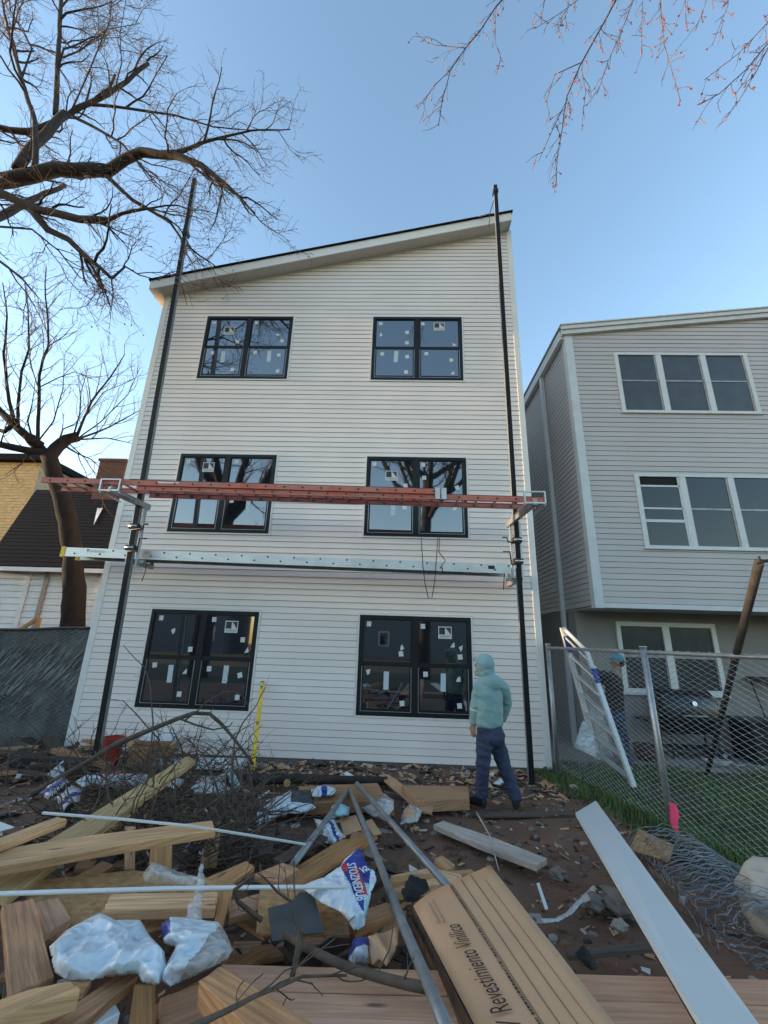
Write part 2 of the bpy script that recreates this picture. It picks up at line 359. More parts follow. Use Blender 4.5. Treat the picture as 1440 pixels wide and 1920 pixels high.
def siding_rows(parent, x0, x1, z0, nrows, mats, holes, topz=None, mapper=None, depth=.017, name='siding_board', seed=1, row=ROW):
    """lapped courses; mapper(u, out, z) -> point, u along the wall, out = distance proud of it"""
    r = random.Random(seed)
    if mapper is None: mapper = lambda u, o, z: (u, HY-o, z)
    for i in range(nrows):
        a, b = z0+i*row, z0+(i+1)*row
        xa, xb = x0, x1
        if topz: xa, xb = topz(a, b, x0, x1)
        if xb-xa < .05: continue
        br = sorted({xa, xb} | {q for h in holes for q in (h[0], h[1]) if xa < q < xb} | ({r.uniform(xa+.4, xb-.4)} if xb-xa > 2 else set()) | {xa+k*1.15+.3 for k in range(1, int((xb-xa)/1.15)) if xa < xa+k*1.15+.3 < xb})
        mp0 = mapper; mpr = lambda u, o, z: mp0(u, o+.0016*noise.noise(V((u*.9, i*7.7, seed))), z+.0018*noise.noise(V((u*.5, i*3.3, seed+4))))
        m = MB(); jo = r.uniform(-.0008, .0008)
        def flush(m):
            if m.f: m.build(name, mats, parent, fix=False)
            return MB()
        for p, q in zip(br[:-1], br[1:]):
            lo, hi = a+SHADOW_GAP, b
            mid = (p+q)/2; segs = [(lo, hi)]
            for h in holes:
                if h[0] < mid < h[1]:
                    ns = []
                    for s0, s1 in segs:
                        if h[3] <= s0 or h[2] >= s1: ns.append((s0, s1)); continue
                        if h[2] > s0+.002: ns.append((s0, h[2]))
                        if h[3] < s1-.002: ns.append((h[3], s1))
                    segs = ns
            if not segs: m = flush(m)
            jo2 = jo+r.uniform(0, .0028)
            for s0, s1 in segs:
                t = lambda z: .010+(depth-.010+jo2)*(1-(z-a)/row)
                # dutch-lap like profile: flat face, small step near the top
                zm = a+row*.62
                cuts = [s0]+([zm] if s0 < zm < s1 else [])+[s1]
                for c0, c1 in zip(cuts[:-1], cuts[1:]):
                    m.face([mpr(p, t(c0), c0), mpr(q, t(c0), c0), mpr(q, t(c1), c1), mpr(p, t(c1), c1)])
                m.face([mpr(p, t(s0)-.004, s0), mpr(q, t(s0)-.004, s0), mpr(q, t(s0), s0), mpr(p, t(s0), s0)])
        flush(m)
holes = [(w_[0]-JT, w_[1]+JT, w_[2]-JT, w_[3]+JT) for w_ in WINS]
def house_top(a, b, x0, x1):
    # left start where the soffit line is above the course
    xs = -5.43+(b-.12-9.82)/.245
    return max(x0, xs), x1
siding_rows(house, HX0+.10, HX1-.10, 0.0, 103, MT['vinyl'], holes, house_top)
# corner posts
for X0, X1, nm in ((HX0-.012, HX0+.105, 'l'), (HX1-.105, HX1+.012, 'r')):
    mb = MB(); top = soffit_z(X0)+.05
    mb.span((X0, HY-.026, -.02), (X1, HY+.0, top))
    xx = X0 if nm == 'l' else X1-.018
    mb.span((xx, HY+.0, -.02), (xx+.018, HY+.10, top)); mb.build('corner_trim', MT['trim'], house)
for xx in (HX0, HX1-.012):
    mb = MB(); mb.prism([V((xx, HY+.11, -.02)), V((xx, HBACK, -.02)), V((xx, HBACK, soffit_z(xx)+.02)), V((xx, HY+.11, soffit_z(xx)+.02))], (.012, 0, 0)); mb.build('side_wall', MT['vinyl'], house)
# base strip of foundation
mb = MB(); mb.span((HX0+.03, HY+.02, -.4), (HX1-.03, HY+.1, .0)); mb.build('foundation', MT['concrete'], house)
# roof slab with soffit, fascia, shingle edge
OX0, OX1, FY = HX0-.22, 2.585, 7.70
def roof_poly(y, off): return [V((OX0, y, soffit_z(OX0)+off)), V((HX1+.02, y, soffit_z(HX1)+off))]
def slab_x(name, x0, x1, y0, y1, o0, o1, mt, parent):
    mb = MB()
    P = [V((x0, y0, soffit_z(x0)+o0)), V((x1, y0, soffit_z(x1)+o0)), V((x1, y0, soffit_z(x1)+o1)), V((x0, y0, soffit_z(x0)+o1))]
    mb.prism(P, (0, y1-y0, 0)); return mb.build(name, mt, parent)
slab_x('soffit', OX0+.02, OX1, FY+.02, HBACK, 0, .03, MT['soffit'], house)
slab_x('fascia', OX0, OX1, FY, FY+.02, -.02, .215, MT['trim'], house)
slab_x('roof', OX0-.03, OX1+.03, FY-.04, HBACK, .215, .25, MT['shingle'], house)
mb = MB(); mb.span((OX0, FY+.02, soffit_z(OX0)-.02), (OX0+.02, HBACK, soffit_z(OX0)+.2)); mb.build('eave_board', MT['trim'], house)
mb = MB(); mb.span((OX1-.02, FY+.02, soffit_z(OX1)-.02), (OX1, HBACK, soffit_z(OX1)+.2)); mb.build('eave_board', MT['trim'], house)
slab_x('frieze_trim', HX0+.10, HX1-.10, HY-.024, HY-.001, -.045, .0, MT['soffit'], house)

def text_mesh(body, size, depth=.0):
    cu = bpy.data.curves.new('lettering', 'FONT'); cu.body = body; cu.size = size; cu.extrude = depth; cu.resolution_u = 3
    ob = bpy.data.objects.new('lettering', cu); COL.objects.link(ob)
    dg = bpy.context.evaluated_depsgraph_get()
    me = bpy.data.meshes.new_from_object(ob.evaluated_get(dg))
    vs = [tuple(v.co) for v in me.vertices]; fs = [tuple(p.vertices) for p in me.polygons]
    bpy.data.objects.remove(ob); bpy.data.meshes.remove(me); bpy.data.curves.remove(cu)
    return vs, fs
def add_text(mb, body, org, ex, ey, width, height=None, m=0, nrm=None):
    """flat lettering: org = lower left corner, ex/ey unit directions, fitted to width x height"""
    vs, fs = text_mesh(body, 1.0)
    x0, x1 = min(v[0] for v in vs), max(v[0] for v in vs); y0, y1 = min(v[1] for v in vs), max(v[1] for v in vs)
    sx = width/(x1-x0); sy = (height/(y1-y0)) if height else sx
    b = len(mb.v); org, ex, ey = V(org), V(ex), V(ey)
    for v in vs: mb.v.append(tuple(org+ex*((v[0]-x0)*sx)+ey*((v[1]-y0)*sy)))
    for f in fs: mb.idx([b+i for i in f], m)

def double_window(parent, wi, big_label, stk, bars, broken=False):
    x0, x1, z0, z1 = wi; Y = HY; r = random.Random(int((x0+z0)*100))
    fr = MB(); cx = (x0+x1)/2; fw, mu = .065, .055
    y0, y1 = Y-.030, Y+.02
    fr.span((x0, y0, z0), (x0+fw, y1, z1)); fr.span((x1-fw, y0, z0), (x1, y1, z1))
    fr.span((x0+fw, y0, z1-fw), (x1-fw, y1, z1)); fr.span((x0+fw, y0, z0), (x1-fw, y1, z0+fw))
    fr.span((cx-mu, y0-.002, z0+fw), (cx+mu, y1, z1-fw))
    win = fr.build('window', MT['black_frame'], parent, origin=(cx, Y, z0))
    # white J trim round the frame
    tr = MB(); t = .032; e = .0005
    tr.span((x0-t, Y-.026, z0-t), (x0-e, Y-.001, z1+t)); tr.span((x1+e, Y-.026, z0-t), (x1+t, Y-.001, z1+t))
    tr.span((x0-e, Y-.026, z1+e), (x1+e, Y-.001, z1+t)); tr.span((x0-e, Y-.026, z0-t), (x1+e, Y-.001, z0-e))
    tr.build('casing', MT['trim'], win)
    zm = z0+(z1-z0)*.505
    cells = []
    for a, b in ((x0+fw, cx-mu), (cx+mu, x1-fw)):
        up = MB(); s = .04
        # upper sash (set back) and lower sash (proud)
        up.span((a, Y-.012, zm), (a+.022, Y+.01, z1-fw)); up.span((b-.022, Y-.012, zm), (b, Y+.01, z1-fw))
        up.span((a+.022, Y-.012, z1-fw-.022), (b-.022, Y+.01, z1-fw)); up.span((a+.022, Y-.012, zm), (b-.022, Y+.01, zm+.03))
        up.build('upper_sash', MT['black_frame'], win)
        lo = MB()
        lo.span((a, Y-.022, z0+fw), (a+s, Y+.002, zm-.001)); lo.span((b-s, Y-.022, z0+fw), (b, Y+.002, zm-.001))
        lo.span((a+s, Y-.022, zm-.045), (b-s, Y+.002, zm-.001)); lo.span((a+s, Y-.022, z0+fw), (b-s, Y+.002, z0+fw+.05))
        lo.build('lower_sash', MT['black_frame'], win)
        ln = MB(); q = .007                       # thin bright screen-track line
        ln.span((a+.006, Y-.0235, z0+fw+.012), (a+.006+q, Y-.0222, zm-.05)); ln.span((b-.006-q, Y-.0235, z0+fw+.012), (b-.006, Y-.0222, zm-.05))
        ln.span((a+.006, Y-.0235, z0+fw+.006), (b-.006, Y-.0222, z0+fw+.012)); ln.build('screen_track', MT['alu'], win)
        for (p, q_, u, v_, yy) in ((a+.022, b-.022, zm+.03, z1-fw-.022, Y-.002), (a+s, b-s, z0+fw+.05, zm-.045, Y-.012)):
            g = MB(); tx, tz = r.uniform(-.0012, .0012), r.uniform(-.0012, .0012)
            g.prism([V((p, yy+tx, u)), V((q_, yy-tx+tz, u)), V((q_, yy-tx, v_)), V((p, yy+tx-tz, v_))], (0, .006, 0)); g.build('pane', MT['glass'], win)
            cells.append((p, q_, u, v_, yy))
    # cells: 0 upper left, 1 lower left, 2 upper right, 3 lower right
    def put(name, c, fx, fz, w_, h_, mt, rot=0, torn=0):
        p, q_, u, v_, yy = cells[c]; X = p+(q_-p)*fx; Z = u+(v_-u)*fz; yy -= .004
        pts = []
        for k, (sx, sz) in enumerate(((-1, -1), (1, -1), (1, 1), (-1, 1))):
            if torn and k == torn: sx *= r.uniform(-.4, .3); sz *= r.uniform(.2, .7)
            dx, dz = sx*w_/2, sz*h_/2
            pts.append(V((X+dx*math.cos(rot)-dz*math.sin(rot), yy, Z+dx*math.sin(rot)+dz*math.cos(rot))))
        g = MB(); g.prism(pts, (0, .0015, 0)); g.build(name, mt, win)
    for c, fx, fz, rot, torn in stk: put('sticker', c, fx, fz, .083, .088, MT['sticker'], rot, torn)
    for c, fx, fz in bars: put('long_sticker', c, fx, fz, .092, .30, MT['sticker_bar'], r.uniform(-.05, .05))
    if big_label:
        c, fx, fz = big_label; p, q_, u, v_, yy = cells[c]; X = p+(q_-p)*fx; Z = u+(v_-u)*fz
        W_, H_ = .245, .215; g = MB(); yy -= .004
        def rect(x0_, z0_, x1_, z1_, m, d): g.face([(X+x0_, yy-d, Z+z0_), (X+x1_, yy-d, Z+z0_), (X+x1_, yy-d, Z+z1_), (X+x0_, yy-d, Z+z1_)], m)
        g.prism([V((X-W_/2, yy, Z-H_/2)), V((X+W_/2, yy, Z-H_/2)), V((X+W_/2, yy, Z+H_/2)), V((X-W_/2, yy, Z+H_/2))], (0, .0015, 0))
        rect(-.108, -.035, .0, .092, 1, .0006); rect(.006, -.035, .108, .092, 2, .0006)
        g.face([(X+.006, yy-.0012, Z-.035), (X+.104, yy-.0012, Z-.035), (X+.006, yy-.0012, Z+.092)], 0)
        add_text(g, 'ANDERSEN', (X-.10, yy-.0008, Z-.085), (1, 0, 0), (0, 0, 1), .2, .034, 1)
        g.build('brand_label', [MT['sticker'], MT['label_dark'], MT['label_red']], win)
    return win
double_window(house, WINS[0], (0, .55, .58), [(0, .1, .88, 0, 0), (0, .82, .16, .1, 0), (1, .18, .82, -.05, 0), (1, .82, .18, 0, 0),
    (2, .09, .9, .05, 0), (2, .72, .45, .4, 2), (2, .85, .2, -.3, 0), (3, .16, .85, .1, 0), (3, .83, .75, .1, 0), (3, .85, .14, .05, 0)], [(1, .5, .67), (3, .56, .7)])
double_window(house, WINS[1], (2, .5, .78), [(0, .1, .88, 0, 0), (0, .1, .45, .5, 3), (0, .82, .55, .1, 0), (0, .82, .15, 0, 0), (1, .16, .82, .1, 0), (1, .85, .72, .25, 0),
    (1, .82, .14, 0, 0), (2, .06, .88, 0, 0), (2, .9, .1, .1, 2), (3, .14, .84, .05, 0), (3, .82, .6, 0, 0), (3, .84, .12, .1, 3)], [(1, .54, .72)])
double_window(house, WINS[2], (0, .62, .72), [(0, .1, .88, 0, 0), (2, .12, .9, .02, 0), (3, .8, .17, 0, 0), (3, .12, .8, .1, 0)], [(3, .55, .6)])
double_window(house, WINS[3], (0, .5, .55), [(0, .08, .9, 0, 0), (0, .84, .25, .1, 0), (2, .08, .9, 0, 0), (2, .1, .5, .1, 0), (2, .88, .22, .4, 0), (1, .14, .86, 0, 0),
    (1, .84, .7, .1, 0), (3, .82, .7, .1, 0)], [(1, .56, .66)])
double_window(house, WINS[4], (2, .52, .73), [(0, .12, .9, .02, 0), (0, .45, .58, .5, 1), (0, .87, .15, .05, 0), (2, .12, .9, .04, 0), (2, .8, .42, .03, 0), (2, .9, .17, .3, 3),
    (1, .15, .85, .12, 0), (1, .84, .72, .1, 3), (1, .8, .17, .04, 0), (3, .15, .8, .02, 0), (3, .85, .67, .3, 0), (3, .85, .14, .05, 0)], [(1, .53, .65), (3, .53, .68)])
double_window(house, WINS[5], (2, .55, .74), [(0, .1, .9, 0, 0), (0, .8, .35, .5, 3), (0, .8, .2, .1, 0), (2, .08, .88, 0, 0), (2, .7, .45, .05, 3), (2, .9, .37, .5, 1), (2, .86, .17, .1, 0),
    (1, .12, .85, .3, 1), (1, .85, .14, .1, 0), (3, .12, .84, .03, 0), (3, .82, .75, .1, 3), (3, .84, .13, .1, 0)], [(1, .5, .66), (3, .5, .66)])

# ------------------------------------------------------------------ grey neighbour house (right)
NX, NY, NZ0 = 3.90, 8.5, 2.73
def ntop(x): return 9.04+.108*(x-NX)
nb = thing('grey_house', 'grey vinyl sided house with overhanging upper floors and white triple windows', 'house', (8.5, NY, 0))
NXE = 13.5
mb = MB(); mb.prism([V((NX+.012, NY+.012, NZ0+.01)), V((NXE, NY+.012, NZ0+.01)), V((NXE, NY+.012, ntop(NXE)+.05)), V((NX+.012, NY+.012, ntop(NX)+.05))], (0, 13, 0))
mb.build('upper_wall', MT['shade_backing'], nb)
NW = [(4.96, 7.99, 7.02, 8.60), (5.0, 7.98, 3.925, 5.545)]
nh = [(a-.0, b+.0, c-.0, d+.0) for a, b, c, d in NW]
def ntopf(a, b, x0, x1):
    return max(x0, NX+(a-.01-9.04)/.108), x1
NR = .1165
siding_rows(nb, NX+.10, 10.2, NZ0+.07, int((9.6-NZ0)/NR), MT['vinyl_grey'], nh, ntopf, mapper=lambda u, o, z: (u, NY-o, z), row=NR, seed=5, depth=.017)
siding_rows(nb, NY+.10, 20.5, NZ0+.02, 54, MT['vinyl_grey'], [], None, mapper=lambda u, o, z: (NX-o, u, z), row=NR, seed=6, depth=.017)
mb = MB(); mb.span((NX-.03, NY-.03, NZ0-.03), (NX+.145, NY, ntop(NX)+.03)); mb.span((NX-.03, NY, NZ0-.03), (NX, NY+.14, ntop(NX)+.03)); mb.build('corner_trim', MT['trim_grey'], nb)
mb = MB(); mb.span((NX+.145, NY-.022, NZ0-.02), (NXE, NY, NZ0+.07)); mb.build('starter_strip', MT['trim_grey'], nb)
def nslab(name, x0, x1, y0, y1, o0, o1, mt):
    mb = MB(); P = [V((x0, y0, ntop(x0)+o0)), V((x1, y0, ntop(x1)+o0)), V((x1, y0, ntop(x1)+o1)), V((x0, y0, ntop(x0)+o1))]
    mb.prism(P, (0, y1-y0, 0)); mb.build(name, mt, nb)
nslab('fascia', NX-.10, NXE, NY-.10, NY+.0, .02, .20, MT['trim_grey'])
nslab('cornice', NX-.13, NXE, NY-.14, NY-.10, .13, .23, MT['trim_grey'])
nslab('roof', NX-.16, NXE, NY-.17, 21.4, .231, .262, MT['trim_grey'])
mb = MB(); mb.span((NX-.13, NY+.002, ntop(NX)-.06), (NX-.03, 21.3, ntop(NX)+.17)); mb.build('gutter', MT['trim_grey'], nb)
# downspout on the side wall
dsb = MB(); dy = 10.05
dsb.span((NX-.11, dy-.05, -.02), (NX-.022, dy+.05, ntop(NX)+.02)); dsb.build('downspout', MT['trim_grey'], nb)
for (a, b, c, d) in NW:
    fr = MB(); t = .085; w3 = (b-a)/3
    fr.span((a, NY-.035, c), (a+t, NY+.01, d)); fr.span((b-t, NY-.035, c), (b, NY+.01, d))
    fr.span((a+t, NY-.035, d-.07), (b-t, NY+.01, d)); fr.span((a+t, NY-.035, c), (b-t, NY+.01, c+.05))
    for k in (1, 2): fr.span((a+w3*k-.06, NY-.033, c+.05), (a+w3*k+.06, NY+.01, d-.07))
    win = fr.build('window', MT['trim_grey'], nb, origin=((a+b)/2, NY, c))
    sl_ = MB(); sl_.span((a-.02, NY-.06, c-.03), (b+.02, NY-.002, c-.001)); sl_.build('sill', MT['trim_grey'], win)
    for k in range(3):
        p = a+w3*k+(t if k == 0 else .06); q = a+w3*(k+1)-(t if k == 2 else .06); zm = c+(d-c)*.52
        open_ = (c < 5 and k == 0)
        s = MB(); g = .02
        for zz in ((zm-.018, zm+.018),): s.span((p+g, NY-.018, zz[0]), (q-g, NY+.004, zz[1]))
        s.span((p, NY-.018, c+.05), (p+g, NY+.004, d-.07)); s.span((q-g*2.2, NY-.018, c+.05), (q, NY+.004, d-.07))
        if open_:
            s.span((p+g, NY-.018, d-.30), (q-g, NY+.004, d-.26)); s.span((p+g, NY-.02, zm-.30), (q-g, NY+.004, zm-.24))
        s.build('sash', MT['alu_dark'] if not open_ else MT['trim_grey'], win)
        for u, v_ in ((c+.05, zm-.018), (zm+.018, d-.07)):
            if open_ and v_ > zm+.1: v_ = d-.30
            gl = MB(); gl.prism([V((p+g, NY-.006, u)), V((q-g*2.2, NY-.006, u)), V((q-g*2.2, NY-.006+rng.uniform(-.002, .002), v_)), V((p+g, NY-.006, v_))], (0, .005, 0))
            gl.build('pane', MT['glass_side'] if c < 5 else MT['glass_old'], win)
        if open_:
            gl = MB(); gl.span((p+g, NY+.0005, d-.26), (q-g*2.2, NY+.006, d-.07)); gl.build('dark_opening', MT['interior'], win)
# lower storey
LY = 9.6
mb = MB(); mb.span((NX+.02, LY, -.3), (NXE, 20, NZ0-.012)); mb.build('lower_wall', MT['stucco'], nb)
mb = MB(); mb.span((NX+.01, NY+.005, NZ0-.010), (NXE, 21, NZ0+.008)); mb.build('overhang_soffit', MT['soffit'], nb)
A, B_ = yp(1152, 1165, LY), yp(1362, 1302, LY)
lx0, lx1, lz1, lz0 = A.x, B_.x, A.z, B_.z
fr = MB(); t = .09; cx = (lx0+lx1)/2
fr.span((lx0, LY-.05, lz0), (lx0+t, LY, lz1)); fr.span((lx1-t, LY-.05, lz0), (lx1, LY, lz1)); fr.span((lx0+t, LY-.05, lz1-t), (lx1-t, LY, lz1))
fr.span((lx0-.03, LY-.075, lz0-.06), (lx1+.03, LY, lz0)); fr.span((lx0+t, LY-.05, lz0), (lx1-t, LY, lz0+.06)); fr.span((cx-.07, LY-.048, lz0+.06), (cx+.07, LY, lz1-t))
win = fr.build('window', MT['trim'], nb, origin=(cx, LY, lz0))
for p, q in ((lx0+t, cx-.07), (cx+.07, lx1-t)):
    zm = lz0+(lz1-lz0)*.5; s = MB()
    s.span((p, LY-.03, zm-.03), (q, LY-.001, zm+.03)); s.span((p, LY-.03, lz0+.06), (p+.03, LY-.001, zm-.03)); s.span((q-.03, LY-.03, lz0+.06), (q, LY-.001, zm-.03))
    s.build('sash', MT['alu_dark'], win)
    for u, v_ in ((lz0+.06, zm-.03), (zm+.03, lz1-t)):
        g = MB(); g.span((p+.002, LY-.012, u), (q-.002, LY-.004, v_)); g.build('pane', MT['glass_old'], win)
# dark opening / door at the end of the alley
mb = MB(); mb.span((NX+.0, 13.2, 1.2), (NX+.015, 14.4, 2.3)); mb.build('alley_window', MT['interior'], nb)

# paths and lawn
mb = MB(); mb.span((2.72, 7.9, -.2), (3.88, 26, -.03)); tag(mb.build('alley_path', MT['concrete']), 'grey concrete alley between the two houses', kind='structure')
mb = MB(); mb.span((3.885, 8.45, -.2), (14, 9.58, .01)); tag(mb.build('patio_path', MT['concrete']), 'pale concrete strip along the grey house', kind='structure')
mb = MB(); mb.v = []
gx = [2.9+i*.3 for i in range(32)]; gy = [1.0+i*.3 for i in range(25)]
for y in gy:
    for x in gx:
        e = min(1, max(0, (x-2.9-max(0, (y-4.5)*-.25))/.5))
        mb.v.append((x, min(y, 8.449), -.046+.05*e+.02*noise.noise(V((x, y, 0)))))
for j in range(len(gy)-1):
    for i in range(len(gx)-1): mb.idx((j*32+i, j*32+i+1, (j+1)*32+i+1, (j+1)*32+i), 0, None, True)
tag(mb.build('lawn', MT['lawn'], origin=(0, 0, 0)), 'small lawn beyond the wire fence', kind='structure')
mb = MB(); mb.span((-60, -29.8, -.3), (60, -1.2, -.03)); tag(mb.build('unseen_lawn', MT['lawn']), 'unseen dull lawn added behind the photographer to darken window reflections', kind='structure')  # out of view, added so the lower panes mirror dark ground
def grass_patch(n, fx, name, label, m, hmin, hmax, seed):
    r = random.Random(seed); mb = MB()
    for i in range(n):
        x, y = fx(r)
        h = r.uniform(hmin, hmax); a = r.uniform(0, 6.28); wd = r.uniform(.004, .009); lean = r.uniform(0, .7)*h
        dx, dy = math.cos(a), math.sin(a); z = .0+.02*noise.noise(V((x, y, 0)))
        if x < 2.9: z -= .05
        p = V((x, y, z)); q = V((-dy*wd, dx*wd, 0)); mid = p+V((dx*lean*.35, dy*lean*.35, h*.6)); tip = p+V((dx*lean, dy*lean, h))
        mb.face([p-q, p+q, mid+q*.7, mid-q*.7], r.randrange(2)); mb.face([mid-q*.7, mid+q*.7, tip], r.randrange(2))
    o = mb.build(name, m, fix=False); tag(o, label, 'grass', kind='stuff')
def lawn_pt(r):
    while True:
        y = r.uniform(2.2, 8.45); x = r.uniform(2.7, 9.5)
        if x > 2.72+max(0, (6.8-y)*.27)-r.random()*.35 and noise.noise(V((x*.8, y*.8, 5))) > -.22+r.uniform(-.25, .25): return x, y
grass_patch(34000, lawn_pt, 'lawn_grass', 'patchy green grass beyond the wire fence', [MT['grass'], MT['grass2']], .03, .10, 3)
def verge_pt(r):
    t = r.random(); y = 7.9-3.8*t; x = 2.45+.32*(7.9-y)+r.gauss(0, .13); return x, y
grass_patch(5000, verge_pt, 'verge_grass', 'weedy green tufts along the foot of the fence', [MT['grass'], MT['grass2']], .04, .14, 4)

# ------------------------------------------------------------------ dark roofed house (left)
DY = 12.6
ez = yp(100, 1066, DY).z
dh = thing('dark_roof_house', 'low white house under a dark shingled roof beyond the left fence', 'house', (-10.5, DY, 0))
xl = -15.6; xr = -5.9
mb = MB(); mb.span((xl, DY, -.3), (xr, 19, ez+.05)); mb.build('wall', MT['old_white'], dh)
for i in range(24):
    a = .2+i*.19
    if a+.18 > ez: break
    mb = MB(); mb.face([(xl, DY-.03, a+.018), (xr, DY-.03, a+.018), (xr, DY-.016, a+.19), (xl, DY-.016, a+.19)]); mb.face([(xl, DY-.02, a+.018), (xr, DY-.02, a+.018), (xr, DY-.03, a+.018), (xl, DY-.03, a+.018)])
    mb.build('siding_board', MT['old_white'], dh, fix=False)
for px in (52, 88, 181):
    p0, p1 = yp(px, 1080, DY-.04), yp(px-12 if px > 100 else px-26, 1185, DY-.04)
    mb = MB(); mb.span((p1.x-.07, DY-.065, 0), (p1.x+.07, DY-.031, ez-.02)); mb.build('corner_trim', MT['old_white'] if px != 88 else MT['w_grey'], dh)
R0, R1 = yp(68, 918, 15.6), V((-3.5, 15.6, 0)); rz = R0.z
E0 = yp(-30, 1060, DY-.35)
rf = MB(); P = [V((E0.x, DY-.35, ez)), V((-5.4, DY-.35, ez)), V((-5.4, 15.6, rz)), V((R0.x, 15.6, rz))]
rf.prism(P, (0, .02, -.12)); rf.prism([V((E0.x, DY-.35, ez)), V((R0.x, 15.6, rz)), V((E0.x, 19.2, ez))], (0.02, 0, -.12)); rf.prism([P[3], P[2], V((-5.4, 19.2, ez)), V((E0.x, 19.2, ez))], (0, 0, -.12))
roof = rf.build('roof', MT['shingle'], dh)
g = MB(); g.span((E0.x, DY-.47, ez-.16), (-5.4, DY-.36, ez-.04)); g.build('gutter', MT['trim_grey'], dh)
# shingle courses, proud strips along the slope
sv = (P[3]-P[0]); nrm = V((0, -(rz-ez), (15.6-DY+.35))).normalized()
for k in range(1, 24):
    t = k/24; a = P[0].lerp(P[3], t); b = P[1].lerp(P[2], t); a2 = P[0].lerp(P[3], t-1/24); b2 = P[1].lerp(P[2], t-1/24)
    m_ = MB(); m_.prism([a2+nrm*.014, b2+nrm*.014, b+nrm*.004, a+nrm*.004], nrm*(-.012)); m_.build('shingle_course', MT['shingle'], roof)
wp = MB(); Yw = 13.6
for q in (((183, 954), (193, 954), (176, 985)),):
    pts = []
    for (a, b) in q:
        # on the roof plane
        d = ray(a, b); t = ((P[0]-CAM).dot(nrm))/d.dot(nrm); pts.append(CAM+d*t+nrm*.03)
    wp.prism(pts, nrm*(-.012))
wp.build('bare_patch', MT['old_white'], roof)
c0 = yp(197, 870, 15.4); c1 = yp(233, 922, 15.4)
ch = MB(); ch.span((c0.x, 15.1, rz-.6), (c1.x, 15.8, c0.z)); chim = ch.build('chimney', MT['brick_r'], dh)
cc = MB(); cc.span((c0.x-.05, 15.05, c0.z), (c1.x+.05, 15.85, c0.z+.1)); cc.build('chimney_cap', MT['brick_r'], chim)
kk = 0; zb = rz-.1
while zb < c0.z-.05:
    off = .1 if kk % 2 else 0; x = c0.x-.0+off
    while x < c1.x-.03:
        m_ = MB(); m_.span((x+.006, 15.085, zb+.006), (min(x+.2, c1.x)-.006, 15.101, zb+.066)); m_.build('brick', MT['brick_r'], chim); x += .2
    zb += .075; kk += 1
# wooden porch stair rail in front of the white wall
pr = thing('porch_rail', 'weathered wooden stair rail slanting up against the low white house', 'railing', tuple(yp(90, 1190, 11.6)))
mb = MB(); a, b = yp(10, 1198, 11.6), yp(74, 1158, 11.6); mb.beam(a, b, .06, .09); mb.build('handrail', MT['w_orange'], pr)
for px, py in ((45, 1176), (74, 1158)):
    a = yp(px, py, 11.6); mb = MB(); mb.span((a.x-.045, 11.56, -.1), (a.x+.045, 11.64, a.z)); mb.build('post', MT['w_orange'], pr)
# yellow brick house far left
YY = 20.0; a = yp(78, 868, YY); b = yp(-80, 905, YY)
yh = thing('yellow_house', 'warm yellow house far left behind the dark roof', 'house', (-22, YY, 0))
mb = MB(); mb.prism([V((-40, YY, -.3)), V((a.x, YY, -.3)), V((a.x, YY, a.z)), V((-40, YY, a.z-.0))], (0, 8, 0)); mb.build('wall', MT['mortar'], yh)
z = 4.2
while z < a.z-.14:
    m_ = MB(); m_.span((-27, YY-.045, z+.012), (a.x-.002, YY+.004, z+.15)); m_.build('wall_course', MT['brick_y'], yh); z += .155
mb = MB(); mb.prism([V((-40, YY-.4, a.z)), V((a.x+.3, YY-.4, a.z)), V((a.x+.3, YY-.4, a.z+.35)), V((-40, YY-.4, a.z+.35))], (0, 8.8, 0)); mb.build('roof', MT['shingle'], yh)
# ------------------------------------------------------------------ fences
def chain_link(mb, path, z0f, z1f, d=.06, r=.0028, wob=.004, seed=1):
    rr = random.Random(seed); path = [V(p) for p in path]
    L = [0]
    for a, b in zip(path[:-1], path[1:]): L.append(L[-1]+(b-a).length)
    def at(s):
        for i in range(len(path)-1):
            if s <= L[i+1] or i == len(path)-2:
                t = (s-L[i])/(L[i+1]-L[i]); dr = (path[i+1]-path[i]).normalized(); return path[i].lerp(path[i+1], t), V((-dr.y, dr.x, 0))
    n = int(L[-1]/d)
    for i in range(n):
        s0 = (i+.5)*d; pts = []
        p, nn = at(s0); z1 = z1f(s0); z0 = z0f(s0); k = int((z1-z0)/(d*.5))
        for j in range(k+1):
            s = s0+(d*.5 if (j+i) % 2 else -d*.5); s = min(max(s, 0), L[-1]); p, nn = at(s)
            z = z1-j*d*.5; bulge = .03*math.sin(s*2.1+z*1.7)*(1-(z-z0)/(z1-z0+.01))
            pts.append(p+nn*(bulge+(.004 if (j+i) % 2 else -.004))+V((rr.uniform(-wob, wob), rr.uniform(-wob, wob), z+rr.uniform(-wob, wob)*.5)))
        mb.tube(pts, r, n=3, cap=False, smooth=False)
FA, FB = V((2.70, 7.92, 0)), V((3.17, 5.68, 0)); FC = V((3.80, 3.55, 0)); FD = V((4.1, 2.3, 0))
fz1 = 1.93
fence = thing('wire_fence', 'galvanised chain link fence running from the white house corner towards the right edge', 'fence', tuple(FB))
mb = MB(); mb.tube([FA+V((0, 0, fz1)), FB+V((0, 0, fz1)), FC+V((0, 0, fz1+.0)), FD+V((0, 0, fz1+.0))], .024, 8); mb.build('top_rail', MT['galv'], fence)
for P, lean in ((FA, (0, 0)), (FB, (-.03, .02)), (FD, (0, 0))):
    mb = MB(); mb.tube([P+V((0, 0, -.3)), P+V((lean[0], lean[1], fz1+.05))], .038, 10)
    mb.tube([P+V((lean[0], lean[1], fz1+.05)), P+V((lean[0], lean[1], fz1+.075))], .044, 10); mb.build('post', MT['galv'], fence)
